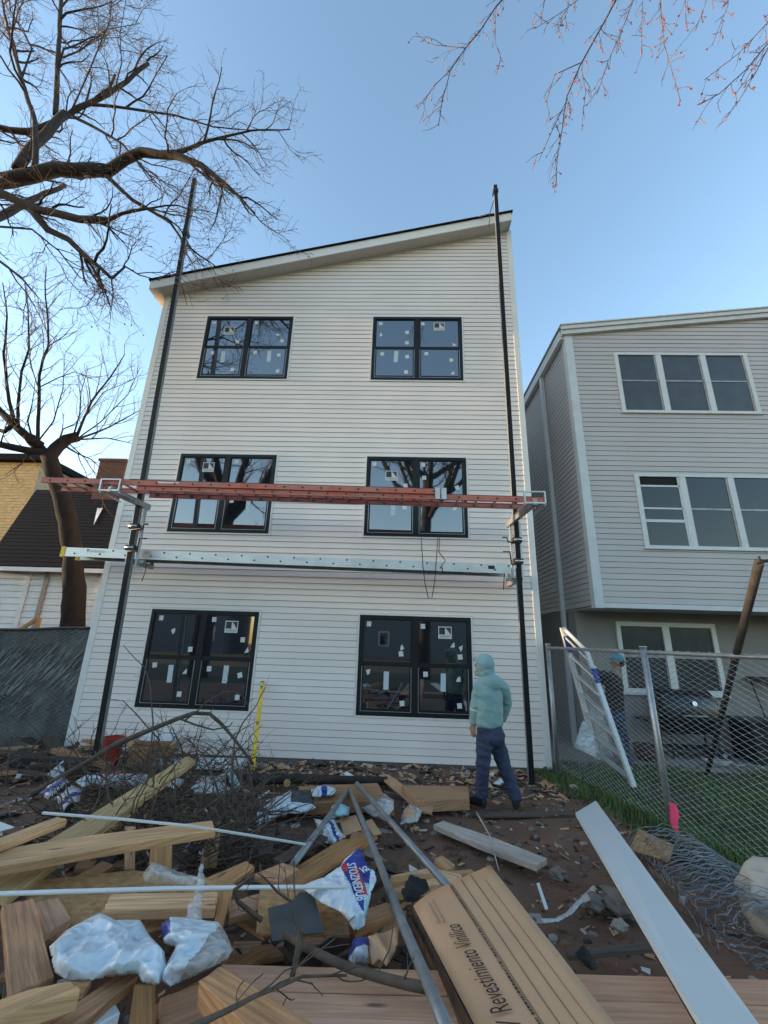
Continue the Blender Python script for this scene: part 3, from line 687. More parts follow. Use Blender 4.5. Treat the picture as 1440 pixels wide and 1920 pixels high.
mb = MB(); chain_link(mb, [FA, FB, FC, FD], lambda s: .02, lambda s: fz1+.03, .062, .0030, seed=2)
tag(mb.build('wire_mesh', MT['wire'], fence, fix=False), kind='stuff')
# pink flagging ribbon at the foot of the post
mb = MB(); p0, p1 = yp(1261, 1507, 5.60), yp(1271, 1572, 5.5)
pts = [p0.lerp(p1, i/6)+V((.012*math.sin(i*1.3), 0, 0)) for i in range(7)]
for i in range(6):
    wd = .028+.008*math.sin(i*1.1)
    a, b = pts[i], pts[i+1]; mb.face([a+V((-wd, 0, 0)), a+V((wd, -.02, 0)), b+V((wd, -.02, 0)), b+V((-wd, 0, 0))], 0, None, True)
    mb.face([a+V((-wd, .03, 0)), a+V((wd, .01, 0)), b+V((wd, .01, 0)), b+V((-wd, .03, 0))], 0, None, True)
tag(mb.build('pink_ribbon', MT['pink']), 'bright pink marker ribbon at the foot of the fence post', 'ribbon')
# loose wire mesh heap
def heap_wire():
    mb = MB(); c0, c1 = gp(1262, 1600, .14), gp(1475, 1800, .16); ax = (c1-c0); L = ax.length; ax.normalize(); sd_ = ax.cross(V((0, 0, 1)))
    rr = random.Random(5)
    for layer in range(3):
        R = .29-.055*layer; d = .075; n = int(L/d); m_ = 22
        for i in range(n):
            pts = []
            for j in range(m_+1):
                th = -0.3+(math.pi*1.5)*j/m_+layer*.8; s = (i+(.5 if j % 2 else 0))*d
                q = R*(1+.35*noise.noise(V((s*2.2, math.cos(th)*1.4, math.sin(th)+layer*3))))
                pts.append(c0+ax*s+sd_*(q*math.cos(th)*1.25)+V((0, 0, max(-.1, q*math.sin(th)*.8)))+V((rr.uniform(-.006, .006),)*3))
            mb.tube(pts, .0034, 3, cap=False, smooth=False)
    o = mb.build('wire_mesh_roll', MT['wire_dark'], fix=False); tag(o, 'crumpled roll of loose chain link mesh on the ground by the fence', 'wire mesh')
heap_wire()
# leaning rusty post
pb = gp(1322, 1445, 0.0)
fdir = (FC-FB).normalized()
best = None
for i in range(400):
    q = FB+fdir*(i*.01)+V((0, 0, fz1+.05)); d = q-CAM; px = 720+F_PX*d.dot(CR)/d.dot(CF)
    if best is None or abs(px-1383) < best[0]: best = (abs(px-1383), q)
Q = best[1]+V((-.01, -.0, .02)); t = 1.0
for i in range(200):
    t = 1+i*.01; P = pb.lerp(Q, t); d = P-CAM; py = 960-F_PX*d.dot(CU)/d.dot(CF)
    if py < 1056: break
lp = thing('rusty_post', 'long rusty pipe leaning over the top rail of the wire fence', 'post', tuple(pb))
mb = MB(); mb.tube([pb+V((0, 0, -.1)), pb.lerp(Q, t)], .033, 10); mb.build('pipe', MT['rust'], lp)
tp = pb.lerp(Q, t); mb = MB(); mb.tube([tp+V((-.03, 0, 0)), tp+V((.07, 0, .015))], .014, 6); mb.tube([tp, tp+V((.01, 0, .05))], .01, 6); mb.build('bracket', MT['rust'], lp)

# left fence
lf = thing('screened_fence', 'dark screened chain link fence left of the white house', 'fence', (-8, 8.3, 0))
LA, LB = V((-5.78, 8.22, 0)), V((-12.5, 8.5, 0))
ltop = lambda s: 2.02-.035*s+.012*math.sin(s*3)
mb = MB(); n = 40
for i in range(n):
    a, b = LA.lerp(LB, i/n), LA.lerp(LB, (i+1)/n); L_ = (LB-LA).length
    za, zb_ = ltop(L_*i/n), ltop(L_*(i+1)/n)
    mb.prism([a+V((0, 0, -.1)), b+V((0, 0, -.1)), b+V((0, 0, zb_)), a+V((0, 0, za))], (0, .015, 0))
mb.build('screen', MT['screen'], lf)
mb = MB(); mb.tube([LA.lerp(LB, i/n)+V((0, -.02, ltop((LB-LA).length*i/n)+.01)) for i in range(n+1)], .028, 7); mb.build('top_rail', MT['steel_dark'], lf)
mb = MB(); chain_link(mb, [LA+V((0, -.03, 0)), LA.lerp(LB, .5)+V((0, -.03, 0))], lambda s: .1, ltop, .075, .0075, seed=3)
tag(mb.build('wire_mesh', MT['slat'], lf, fix=False), kind='stuff')
sr = random.Random(12); mb = MB()
for i in range(260):
    s_ = sr.uniform(0, 3.6); z_ = sr.triangular(.2, 1.75, 1.4); L_ = sr.uniform(.10, .32); P_ = LA.lerp(LB, s_/(LB-LA).length)+V((0, -.045, z_)); dd = V((-.6, 0, .8))*L_ if False else V((.62, 0, .78))*L_
    if P_.z+dd.z > ltop(s_)-.03: continue
    mb.beam(P_, P_+dd, .016, .003, up=(0, -1, 0))
tag(mb.build('woven_slats', MT['slat'], lf), kind='stuff')
for tt in (.18, .5, .8):
    a = LA.lerp(LB, tt); mb = MB(); mb.tube([a+V((0, .05, -.2)), a+V((0, .05, 1.9))], .035, 8); mb.build('post', MT['steel_dark'], lf)

# ------------------------------------------------------------------ scaffold poles, jacks, plank, ladder
PLb = gp(176, 1450, -.03); PLt = yp(366, 337, 7.05)
PRb = gp(996, 1468, -.03); PRt = yp(928, 350, 7.35)
def scaffold_pole(b, t, label, knob):
    o = thing('scaffold_pole', label, 'pole', tuple(b), 'tall black scaffold poles')
    mb = MB(); mb.beam(b, t, .075, .085, up=(0, -1, 0)); mb.build('shaft', MT['pipe'], o)
    f = V((0, -.0445, 0)); mb = MB(); mb.beam(b+f, t+f, .082, .012, up=(0, -1, 0)); mb.build('rubber_face', MT['pole'], o)
    for k in (knob):
        c = b.lerp(t, k); mb = MB(); mb.box(c, (.115, .125, .10)); mb.tube([c+V((0, -.06, .0)), c+V((0, -.10, 0))], .018, 6); mb.build('splice_collar', MT['steel_dark'], o)
    return o
scaffold_pole(PLb, PLt, 'left black scaffold pole rising past the low eave', [.86])
scaffold_pole(PRb, PRt, 'right black scaffold pole rising past the high roof corner', [.985])
def on_pole(b, t, z): return b.lerp(t, (z-b.z)/(t.z-b.z))
# brace chain at the top of the right pole
mb = MB(); a, b, c = on_pole(PRb, PRt, 12.05), on_pole(PRb, PRt, 11.5), yp(880, 411, 7.8)
mb.tube([on_pole(PRb, PRt, 12.1), a+V((-.12, .15, -.35)), c], .012, 5); mb.tube([a+V((-.12, .15, -.35)), on_pole(PRb, PRt, 11.85)+V((-.14, .2, -.5))], .008, 5)
for i in range(5): mb.octa((a+V((-.12, .15, -.35))).lerp(c, i/5), .03)
tag(mb.build('roof_brace', MT['steel_dark']), 'thin dark brace tying the right pole to the roof edge', 'brace')

zlad = lambda x: 4.29-.0122*(x+1)
zpl = lambda x: 3.262-.0148*(x+1.6)
LN, LF_ = 6.40, 6.86
def pump_jack(b, t, label, s):
    o = thing('pump_jack', label, 'pump jack', tuple(on_pole(b, t, 3.1)), 'pump jacks clamped on the scaffold poles')
    zc = zlad(b.x)-.09; P = on_pole(b, t, zc)
    # arm reaching out under the ladder (camera side), slanted sideways
    tip = V((P.x-(.16 if s > 0 else -.05), LN-.04, zc-.02)); mb = MB(); mb.beam(P+V((s*.10, .14, -.10)), tip, .07, .10); mb.build('arm', MT['alu_dark'], o)
    mb = MB(); th = .022
    for dx in (-.16, .16):
        mb.span((tip.x+dx-th/2, LN-.05, tip.z-.03), (tip.x+dx+th/2, LN-.02, zlad(tip.x)+.07)); mb.span((tip.x+dx-th/2, LN-.02, tip.z-.05), (tip.x+dx+th/2, LF_+.06, tip.z-.03))
    mb.span((tip.x-.16, LN-.045, zlad(tip.x)+.05), (tip.x+.16, LN-.025, zlad(tip.x)+.07)); mb.span((tip.x-.16, LN-.045, tip.z-.03), (tip.x+.16, LN-.025, tip.z-.005))
    mb.build('cradle', MT['alu'], o)
    mb = MB()
    for dx in (-.085, .085):
        lo, hi = on_pole(b, t, 3.08), on_pole(b, t, zc-.06); mb.beam(lo+V((dx, .05, 0)), hi+V((dx, .05, 0)), .028, .06, up=(0, -1, 0))
    mb.build('side_rails', MT['alu'], o)
    for zz, nm in ((3.74, 'upper_clamp'), (3.36, 'lower_clamp')):
        c = on_pole(b, t, zz); mb = MB(); mb.span((c.x-.075, c.y-.085, c.z-.045), (c.x+.075, c.y+.08, c.z+.045)); mb.build(nm, MT['steel_dark'], o)
        mb = MB(); mb.tube([c+V((-.07, -.09, .0)), c+V((.07, -.09, .0))], .018, 8); mb.build('roller', MT['chrome'], o)
    c = on_pole(b, t, 3.70); mb = MB(); mb.tube([c+V((-s*.05, -.05, -.02)), c+V((s*.17, -.06, -.0)), c+V((s*.19, -.10, .07)), c+V((s*.27, -.10, .07))], .014, 6); mb.build('foot_pedal', MT['steel_dark'], o)
    c = on_pole(b, t, 3.30); mb = MB(); q = s if b.x > 0 else 1
    mb.tube([c+V((-q*.04, -.06, 0)), c+V((q*.13, -.07, 0)), c+V((q*.15, -.09, .22)), c+V((q*.27, -.09, .22))], .013, 6); mb.build('crank_handle', MT['steel_dark'], o)
    # bracket carrying the plank (house side)
    c = on_pole(b, t, zpl(b.x)-.16); mb = MB(); mb.beam(c+V((0, .0, 0)), c+V((0, .66, .0)), .075, .08); mb.span((c.x-.03, c.y+.63, c.z), (c.x+.03, c.y+.67, c.z+.22))
    mb.span((c.x-(.05 if b.x > 0 else -.05)-.14, c.y+.06, c.z-.015), (c.x-(.05 if b.x > 0 else -.05)+.14, c.y+.14, c.z+.035)); mb.build('plank_bracket', MT['alu_dark'], o)
    return o
pump_jack(PLb, PLt, 'pump jack on the left scaffold pole holding plank and ladder ends', -1 if False else 1)
pump_jack(PRb, PRt, 'pump jack on the right scaffold pole holding plank and ladder ends', -1)

def sheared(mb, x0, x1, y0, y1, zf, h0, h1, m=0):
    P = [V((x0, y0, zf(x0)+h1)), V((x1, y0, zf(x1)+h1)), V((x1, y1, zf(x1)+h1)), V((x0, y1, zf(x0)+h1))]
    n = len(mb.v); mb.prism(P, (0, 0, h0-h1), m)
# aluminium work plank
pk = thing('work_plank', 'long silver aluminium work plank resting behind both scaffold poles', 'plank', (-2, 7.4, 3.18))
PX0, PX1, PY0, PY1 = -5.98, 1.93, 7.20, 7.60
mb = MB(); sheared(mb, PX0, PX1, PY0, PY0+.03, zpl, -.085, .075); mb.build('side_rail', MT['alu'], pk)
mb = MB(); sheared(mb, PX0, PX1, PY1-.03, PY1, zpl, -.085, .075); mb.build('side_rail', MT['alu'], pk)
mb = MB(); sheared(mb, PX0+.02, PX1-.02, PY0+.03, PY1-.03, zpl, .01, .06); mb.build('deck', MT['alu_dark'], pk)
for i in range(17):
    x = PX0+.25+i*.46; mb = MB(); sheared(mb, x, x+.045, PY0+.03, PY1-.03, zpl, -.05, .01); mb.build('cross_brace', MT['alu_dark'], pk)
rv = MB()
for i in range(34):
    x = PX0+.22+i*.232; z = zpl(x)+(.042 if i % 2 else -.03); rv.tube([(x, PY0-.006, z), (x, PY0+.004, z)], .016, 8)
rv.build('rivets', MT['steel_dark'], pk)
for i, x in enumerate((-5.55, -1.85, 1.3)):
    mb = MB(); sheared(mb, x, x+.34, PY0-.003, PY0-.0005, zpl, .0, .045); mb.build('decal', MT['trim_grey'], pk)
mb = MB(); sheared(mb, 1.55, 1.66, PY0-.004, PY0-.0005, zpl, -.02, .04); mb.build('warning_label', MT['rust'], pk)
mb = MB(); sheared(mb, PX0-.03, PX0+.04, PY0-.012, PY0+.04, zpl, -.095, .085); mb.build('end_cap', MT['yellow'], pk)
mb = MB(); sheared(mb, PX0-.03, PX0+.04, PY1-.04, PY1+.01, zpl, -.095, .085); mb.build('end_cap', MT['yellow'], pk)
# red extension ladder lying flat
ld = thing('extension_ladder', 'red fibreglass extension ladder lying level across both pump jacks', 'ladder', (-2, 6.6, 4.2))
def section(x0, x1, y0, y1, off, seed):
    for ya, sgn in ((y0, 1), (y1, -1)):
        mb = MB(); sheared(mb, x0, x1, ya, ya+sgn*.012, zlad, off-.044, off+.044)
        sheared(mb, x0, x1, ya+sgn*.012, ya+sgn*.032, zlad, off+.036, off+.044); sheared(mb, x0, x1, ya+sgn*.012, ya+sgn*.032, zlad, off-.044, off-.036)
        mb.build('ladder_rail', MT['red_fg'], ld)
        mb = MB(); sheared(mb, x0, x1, ya-.002*sgn, ya+.012*sgn, zlad, off+.0445, off+.052); mb.build('rail_edge', MT['steel_dark'], ld)
    x = x0+.15
    while x < x1-.05:
        z = zlad(x)+off; mb = MB(); mb.tube([(x, y0+.01, z), (x, y1-.01, z)], .018, 7); rg = mb.build('rung', MT['alu_dark'], ld)
        mb = MB(); mb.tube([(x, y0-.006, z), (x, y0+.004, z)], .017, 7); mb.build('rung_end', MT['steel_dark'], rg); x += .305
section(-6.0, .70, LN, LF_, .030, 1)
section(-4.37, 2.31, LN+.034, LF_-.034, -.050, 2)
for x in (.62, .72):
    mb = MB(); mb.span((x-.04, LN-.012, zlad(x)-.10), (x+.04, LN-.002, zlad(x)+.09)); mb.build('rung_lock', MT['alu'], ld)
mb = MB(); sheared(mb, -4.0, -3.65, LN-.004, LN-.0005, zlad, .03, .055); mb.build('decal', MT['old_white'], ld)
# rope on the ladder end down to the rope pulley, and black cord
cb = thing('power_cord', 'thin black cord looping down from the middle right window over the plank', 'cord', tuple(yp(800, 1010, 7.6)))
for pl in (((790, 1008), (791, 1030), (793, 1060), (797, 1095), (803, 1121), (810, 1120), (815, 1090), (818, 1050), (821, 1008)),
           ((824, 1007), (823, 1035), (830, 1044), (835, 1052), (828, 1059), (831, 1076)),):
    mb = MB(); pts = [yp(a, b, 7.12 if 1018 < b < 1128 else 7.9) for a, b in pl]; mb.tube(pts, .0075, 5); mb.build('cable', MT['cord'], cb)
rp = thing('hanging_rope', 'short dark rope end hanging under the right end of the plank', 'rope', tuple(yp(946, 1076, 7.3)))
mb = MB(); mb.tube([yp(946, 1070, 7.3), yp(945, 1090, 7.3), yp(944, 1106, 7.3)], .008, 5); mb.build('strand', MT['cord'], rp)
rp = thing('hanging_rope', 'short dark rope end hanging under the left end of the plank', 'rope', tuple(yp(270, 1064, 7.3)))
mb = MB(); mb.tube([yp(274, 1060, 7.3), yp(271, 1076, 7.3), yp(266, 1090, 7.3)], .008, 5); mb.build('strand', MT['cord'], rp)

# ------------------------------------------------------------------ trees
def wander(r, p, d, L, n, wig, trop):
    pts = [p.copy()]; d = d.normalized()
    for i in range(n):
        d = (d+V((r.gauss(0, wig), r.gauss(0, wig), r.gauss(0, wig)))+trop).normalized(); p = p+d*(L/n); pts.append(p.copy())
    return pts
def plen(pts): return sum((b-a).length for a, b in zip(pts[:-1], pts[1:]))
def at_len(pts, t):
    L = plen(pts)*t
    for a, b in zip(pts[:-1], pts[1:]):
        l = (b-a).length
        if L <= l: return a.lerp(b, L/l if l else 0), (b-a).normalized()
        L -= l
    return pts[-1], (pts[-1]-pts[-2]).normalized()
def grow(mb, r, pts, r0, r1, lv, S, tips, tm=0, start=.2):
    sp = S[lv]; n = max(1, int(plen(pts)*sp['n']+r.random()))
    for i in range(n):
        t = start+(1-start)*((i+r.random())/n); p, tg = at_len(pts, t); rr = r0+(r1-r0)*t
        q = tg.orthogonal().normalized(); q = Matrix.Rotation(r.uniform(0, 6.283), 3, tg) @ q
        an = r.uniform(*sp['ang']); d = tg*math.cos(an)+q*math.sin(an)+sp['bias']
        L = r.uniform(*sp['len'])*(1-.45*t); cr = min(rr*.6, sp['r'])*r.uniform(.7, 1.1); cr = max(cr, sp['rmin'])
        k = sp['seg']; c = wander(r, p, d, L, k, sp['wig'], sp['trop'])
        mb.tube(c, (cr, max(cr*.35, .0022)), sp['sides'], tm if lv > 0 or cr < .02 else 0, cap=False)
        if lv+1 < len(S): grow(mb, r, c, cr, cr*.35, lv+1, S, tips, tm)
        else: tips.append(c)
def limb(mb, pts, ra, rb, n=9, m=0, knob=True, seed=0):
    pts = [V(p) for p in pts]; out_ = [pts[0]]
    for a, b in zip(pts[:-1], pts[1:]):
        k = max(2, int((b-a).length/.22))
        for i in range(1, k+1):
            t = i/k; p = a.lerp(b, t); q = .035*min(1, ra*6)*(.55 if ra > .22 else 1)
            out_.append(p+V((noise.noise(p*1.9+V((seed, 0, 0))), noise.noise(p*1.9+V((0, seed, 7))), noise.noise(p*1.9+V((3, 0, seed)))))*q*1.6)
    K = len(out_)
    rr = [(ra+(rb-ra)*(i/(K-1)))*(1+.13*noise.noise(out_[i]*3+V((seed, 5, 0)))) for i in range(K)]
    mb.tube(out_, rr, n, m); return out_
Z = V((0, 0, 1))
# big left tree -------------------------------------------------
lt = thing('bare_tree', 'large bare tree reaching in from the left edge above the low roof', 'tree', (-11.2, 6.0, 0))
tb = MB(); TR = [V((-11.2, 6.0, -.2)), V((-11.1, 6.0, 3)), V((-10.9, 6.1, 6.0)), V((-10.6, 6.2, 8.0))]
limb(tb, TR, .62, .48, 14); tb.build('trunk', MT['bark'], lt)
mb = MB(); tips = []
r = random.Random(11)
S1 = [dict(n=2.3, ang=(.5, 1.15), len=(.9, 2.1), r=.03, rmin=.011, seg=6, wig=.20, trop=V((.02, 0, .02)), bias=V((.15, 0, .10)), sides=5),
      dict(n=5.6, ang=(.4, 1.0), len=(.4, 1.1), r=.009, rmin=.0055, seg=5, wig=.22, trop=V((.02, 0, -.01)), bias=V((.1, 0, 0)), sides=3),
      dict(n=7.5, ang=(.4, 1.0), len=(.18, .55), r=.005, rmin=.0042, seg=3, wig=.25, trop=V((0, 0, -.02)), bias=V((0, 0, .0)), sides=3)]
def LP(pl, Y0, Y1): return [yp(a, b, Y0+(Y1-Y0)*i/(len(pl)-1)) for i, (a, b) in enumerate(pl)]
limbs = [
 ([(-60, 350), (0, 338), (60, 330), (110, 318), (165, 322), (200, 322)], 6.5, 6.6, .27, .17, 'T2', .15),
 ([(200, 322), (235, 300), (265, 287), (330, 293), (380, 312), (430, 352), (478, 400)], 6.6, 6.2, .165, .02, None, .25),
 ([(262, 288), (330, 284), (400, 262), (470, 245), (545, 243)], 6.5, 7.0, .07, .012, None, .35),
 ([(-60, 245), (0, 240), (60, 246), (100, 228), (130, 213), (165, 195), (205, 175), (238, 150), (278, 118)], 6.9, 7.2, .17, .055, 'T3', .3),
 ([(32, 318), (50, 285), (75, 262), (98, 240), (122, 212)], 6.55, 6.9, .15, .11, None, 1),
 ([(104, 216), (106, 160), (110, 80), (115, 0), (118, -90)], 6.9, 7.0, .085, .05, None, .2),
 ([(64, 318), (68, 270), (66, 230), (50, 178), (30, 110), (14, 50), (-5, -40)], 6.5, 6.3, .085, .02, None, .3),
 ([(-60, 355), (0, 362), (50, 385), (100, 400), (150, 412), (200, 413)], 6.3, 6.2, .17, .085, 'T2', .3),
 ([(200, 413), (230, 400), (280, 390), (328, 405)], 6.2, 6.1, .06, .012, None, .1),
 ([(160, 414), (172, 425), (185, 442)], 6.2, 6.1, .055, .008, None, 1),
 ([(60, 394), (90, 432), (130, 450), (165, 485), (210, 522)], 6.3, 6.5, .11, .035, None, .5),
 ([(210, 522), (235, 500), (262, 516), (300, 526)], 6.5, 6.6, .035, .008, None, .2),
 ([(200, 330), (250, 375), (320, 418), (345, 455), (375, 480), (408, 502)], 6.6, 7.4, .065, .012, None, .4),
 ([(-40, 470), (0, 490), (40, 520), (58, 542)], 6.3, 6.3, .045, .012, None, .3),
 ([(130, 215), (180, 240), (230, 270), (270, 318), (300, 350)], 7.0, 6.6, .055, .012, None, .3),
 ([(165, 196), (215, 200), (330, 216), (400, 238), (470, 244)], 7.1, 7.5, .05, .012, None, .2),
 ([(190, 183), (205, 165), (216, 140)], 7.1, 7.1, .06, .03, None, 1),
 ([(118, 108), (150, 95), (200, 55), (262, 44)], 7.0, 7.3, .03, .008, None, .1),
 ([(215, 170), (228, 120), (225, 60), (240, -20)], 7.1, 7.3, .02, .008, None, .2),
 ([(40, 150), (60, 90), (20, 20), (10, -60)], 6.4, 6.4, .03, .012, None, .2),
 ([(135, 205), (160, 150), (185, 90), (205, 40), (215, -40)], 6.9, 6.7, .028, .008, None, .2),
 ([(0, 425), (60, 430), (110, 470), (150, 520), (200, 545)], 6.3, 6.4, .03, .006, None, .2)]
TP = {'T2': TR[2], 'T3': TR[3]}
for i, (pl, Y0, Y1, ra, rb, src, st) in enumerate(limbs):
    pts = LP(pl, Y0, Y1)
    if src: pts = [TP[src]]+pts
    c = limb(mb, pts, ra*.74, rb*.85, 9, 0, seed=i)
    if st < 1: grow(mb, r, c, ra, rb, 0, S1, tips, 1, start=max(st, .25 if src else st))
# a high crown part above the frame
for k in range(7):
    a = r.uniform(0, 6.28); c = limb(mb, [TR[3], TR[3]+V((math.cos(a)*1.4-.8, math.sin(a)*1.4, 2.5)), TR[3]+V((math.cos(a)*3-1, math.sin(a)*3, 5.5))], .2, .05, 7, 0, seed=40+k)
o = mb.build('crown', [MT['bark'], MT['twig']], lt, fix=False)
bb = MB()
for c in tips:
    if r.random() < .22 and c[-1].x > -6.0: bb.octa(c[-1], r.uniform(.008, .018), 0, (1, 1, 1.5))
tag(bb.build('buds', MT['bud_dark'], lt, fix=False), kind='stuff')
# pollarded tree behind the fence ----------------------------------
YT = 10.5
pt = thing('pollarded_tree', 'stout pollarded tree behind the left fence with thin upright shoots', 'tree', tuple(yp(140, 1190, YT)*1))
pt.location.z = 0
tb = MB(); b0 = yp(143, 1190, YT)
limb(tb, [V((b0.x-.02, YT, -.2)), yp(136, 1190, YT), yp(139, 1120, YT), yp(138, 1050, YT), yp(128, 979, YT), yp(115, 929, YT), yp(102, 889, YT), yp(92, 855, YT)], .29, .20, 14, seed=3); tb.build('trunk', MT['bark2'], pt)
mb = MB(); r = random.Random(4); tips = []
S2 = [dict(n=2.6, ang=(.35, .9), len=(.6, 1.7), r=.016, rmin=.010, seg=6, wig=.12, trop=V((0, 0, .05)), bias=V((.05, 0, .1)), sides=4),
      dict(n=3.2, ang=(.35, .9), len=(.3, .9), r=.008, rmin=.005, seg=4, wig=.18, trop=V((0, 0, .0)), bias=V((0, 0, 0)), sides=3),
      dict(n=2.2, ang=(.4, .9), len=(.2, .4), r=.005, rmin=.0035, seg=3, wig=.2, trop=V((0, 0, 0)), bias=V((0, 0, 0)), sides=3)]
shoots = [
 ([(90, 862), (108, 838), (125, 826), (146, 820)], .19, .16, 1), ([(92, 860), (75, 848), (40, 842), (0, 834), (-50, 815)], .13, .09, .3),
 ([(88, 856), (70, 830), (50, 818), (25, 795), (0, 772), (-40, 730)], .14, .10, .3), ([(75, 838), (60, 826), (55, 818)], .18, .14, 1),
 ([(70, 828), (73, 760), (74, 704), (80, 675), (91, 649), (90, 605), (85, 555), (86, 500)], .055, .015, .15),
 ([(35, 800), (33, 765), (40, 697), (55, 653), (53, 600), (50, 540)], .05, .014, .15), ([(28, 795), (17, 752), (7, 663), (14, 594), (5, 530)], .06, .014, .15),
 ([(144, 816), (172, 752), (206, 708), (222, 685), (234, 664)], .04, .012, .2), ([(148, 822), (180, 811), (206, 800), (268, 766)], .035, .010, .25),
 ([(148, 824), (200, 821), (250, 832)], .03, .01, .2), ([(130, 832), (160, 860), (185, 900), (190, 930)], .02, .006, .1), ([(146, 822), (190, 790), (240, 740), (262, 690)], .022, .006, .1), ([(146, 818), (160, 780), (195, 735), (250, 712)], .02, .006, .1), ([(60, 842), (40, 870), (10, 890)], .025, .006, .1), ([(0, 836), (10, 800), (25, 760)], .025, .006, .1), ([(70, 830), (100, 790), (118, 730), (122, 660)], .025, .006, .1), ([(125, 838), (145, 850), (172, 862), (196, 885)], .03, .008, .2), ([(91, 649), (120, 630), (142, 605)], .02, .006, .1),
 ([(76, 725), (110, 708), (140, 697), (172, 710)], .02, .006, .1), ([(20, 800), (8, 810), (-20, 800)], .08, .05, 1), ([(74, 735), (60, 690), (50, 640), (62, 590)], .02, .006, .2),
 ([(60, 822), (52, 790), (60, 760), (66, 720)], .03, .008, .2), ([(138, 815), (150, 775), (152, 735), (165, 690)], .025, .007, .2), ([(110, 830), (118, 805), (140, 795), (160, 770)], .03, .007, .1)]
for i, (pl, ra, rb, st) in enumerate(shoots):
    r2 = random.Random(i); c = limb(mb, LP(pl, YT, YT+r2.uniform(-.6, .6)), ra*.9, rb*.9, 8, 0, seed=60+i)
    if st < 1: grow(mb, r, c, min(ra, .06), rb, 0, S2, tips, 1, start=st)
mb.build('crown', [MT['bark2'], MT['twig']], pt, fix=False)
# overhanging tree, trunk behind the camera --------------------------
ot = thing('budding_tree', 'bare budding twigs with red buds hanging in from the top right edge', 'tree', (5.5, -2.5, 0))
tb = MB(); TR2 = [V((5.5, -2.5, -.2)), V((5.4, -2.4, 3)), V((5.1, -2.0, 6.5)), V((4.9, -1.4, 9.5))]
limb(tb, TR2, .42, .28, 12, seed=9); tb.build('trunk', MT['bark'], ot)
mb = MB(); r = random.Random(21); tips = []
S3 = [dict(n=3.4, ang=(.3, .8), len=(.25, .75), r=.009, rmin=.0055, seg=5, wig=.14, trop=V((-.02, 0, -.12)), bias=V((-.1, 0, -.15)), sides=4),
      dict(n=3.8, ang=(.3, .9), len=(.10, .38), r=.0055, rmin=.0038, seg=4, wig=.2, trop=V((0, 0, -.1)), bias=V((0, 0, -.2)), sides=3)]
hub = V((4.2, 2.2, 10.6)); hub2 = V((5.2, 3.2, 10.3))
limb(mb, [TR2[2], V((4.9, .2, 9.2)), hub], .16, .07, 8, seed=70); limb(mb, [TR2[3], V((5.2, .8, 10.2)), hub2], .14, .06, 8, seed=71)
limb(mb, [TR2[3], V((3, -3, 11.5)), V((.5, -4, 12.5))], .16, .05, 8, seed=72); limb(mb, [TR2[3], V((6, -4, 12)), V((7, -6, 14))], .18, .05, 8, seed=73)
hangs = [([(1010, -80), (945, -5), (930, 12), (900, 58), (872, 92), (845, 130), (830, 185), (822, 235)], hub, .03, .006, 5.0, .22),
 ([(872, 90), (850, 88), (815, 84), (788, 76)], None, .008, .004, 5.0, .1), ([(846, 130), (815, 160), (782, 205)], None, .008, .004, 5.0, .1),
 ([(930, 14), (928, 80), (940, 110), (930, 140)], None, .006, .004, 5.0, .2),
 ([(1200, -90), (1170, -30), (1155, 0), (1120, 65), (1088, 122), (1063, 180), (1055, 235), (1044, 300), (1042, 350)], hub, .03, .005, 4.6, .35),
 ([(1088, 118), (1040, 140), (1024, 192)], None, .008, .004, 4.6, .3), ([(1063, 188), (1035, 245), (1010, 302)], None, .007, .004, 4.6, .2), ([(1090, 128), (1098, 170), (1093, 215)], None, .006, .004, 4.6, .3),
 ([(1220, -80), (1180, 20), (1160, 70), (1140, 115), (1119, 178)], hub, .014, .005, 4.8, .3), ([(1250, -80), (1236, -10), (1242, 50), (1246, 85), (1262, 140), (1276, 190)], hub2, .014, .005, 4.5, .3),
 ([(1520, 20), (1455, 62), (1400, 130), (1350, 175), (1312, 196)], hub2, .02, .005, 4.2, .2), ([(1500, -30), (1440, 42), (1385, 100), (1320, 150)], hub2, .014, .004, 4.3, .3),
 ([(1450, 70), (1420, 130), (1385, 190), (1358, 225)], None, .008, .004, 4.2, .2), ([(1345, -60), (1328, -10), (1306, 54)], hub2, .01, .004, 4.4, .4), ([(1370, -60), (1365, 10), (1340, 72)], hub2, .01, .004, 4.4, .4),
 ([(1140, -60), (1090, -5), (1050, 25), (1000, 55)], hub, .014, .004, 4.9, .4), ([(1080, -60), (1060, 30), (1042, 62)], hub, .01, .004, 4.9, .4), ([(1200, -70), (1205, 0), (1203, 60), (1204, 105)], hub, .01, .004, 4.7, .4),
 ([(1030, -60), (1020, 0), (1018, 20)], hub, .01, .004, 4.9, .3), ([(1290, -60), (1285, 0), (1286, 48)], hub2, .01, .004, 4.6, .3)]
for i, (pl, h, ra, rb, Y, st) in enumerate(hangs):
    pts = LP(pl, Y, Y+.15)
    if h: pts = [h, h.lerp(pts[0], .5)+V((0, 0, .3))]+pts
    c = limb(mb, pts, ra, rb, 6, 1 if ra < .02 else 0, seed=80+i); tips.append(c[-12:] if len(c) > 12 else c)
    grow(mb, r, c, ra*.6, rb, 0, S3, tips, 1, start=.5 if h else .1)
mb.build('crown', [MT['bark'], MT['twig']], ot, fix=False)
bb = MB(); bd = MB()
for c in tips:
    for q in range(r.choice((1, 2, 3))):
        p, tg = at_len(c, r.uniform(.35, 1)); (bb if r.random() < .72 else bd).octa(p+V((r.uniform(-.012, .012), 0, r.uniform(-.012, .012))), r.uniform(.008, .020), 0, (1, 1, 1.4))
tag(bb.build('buds', MT['bud'], ot, fix=False), kind='stuff'); tag(bd.build('buds', MT['bud_dark'], ot, fix=False), kind='stuff')
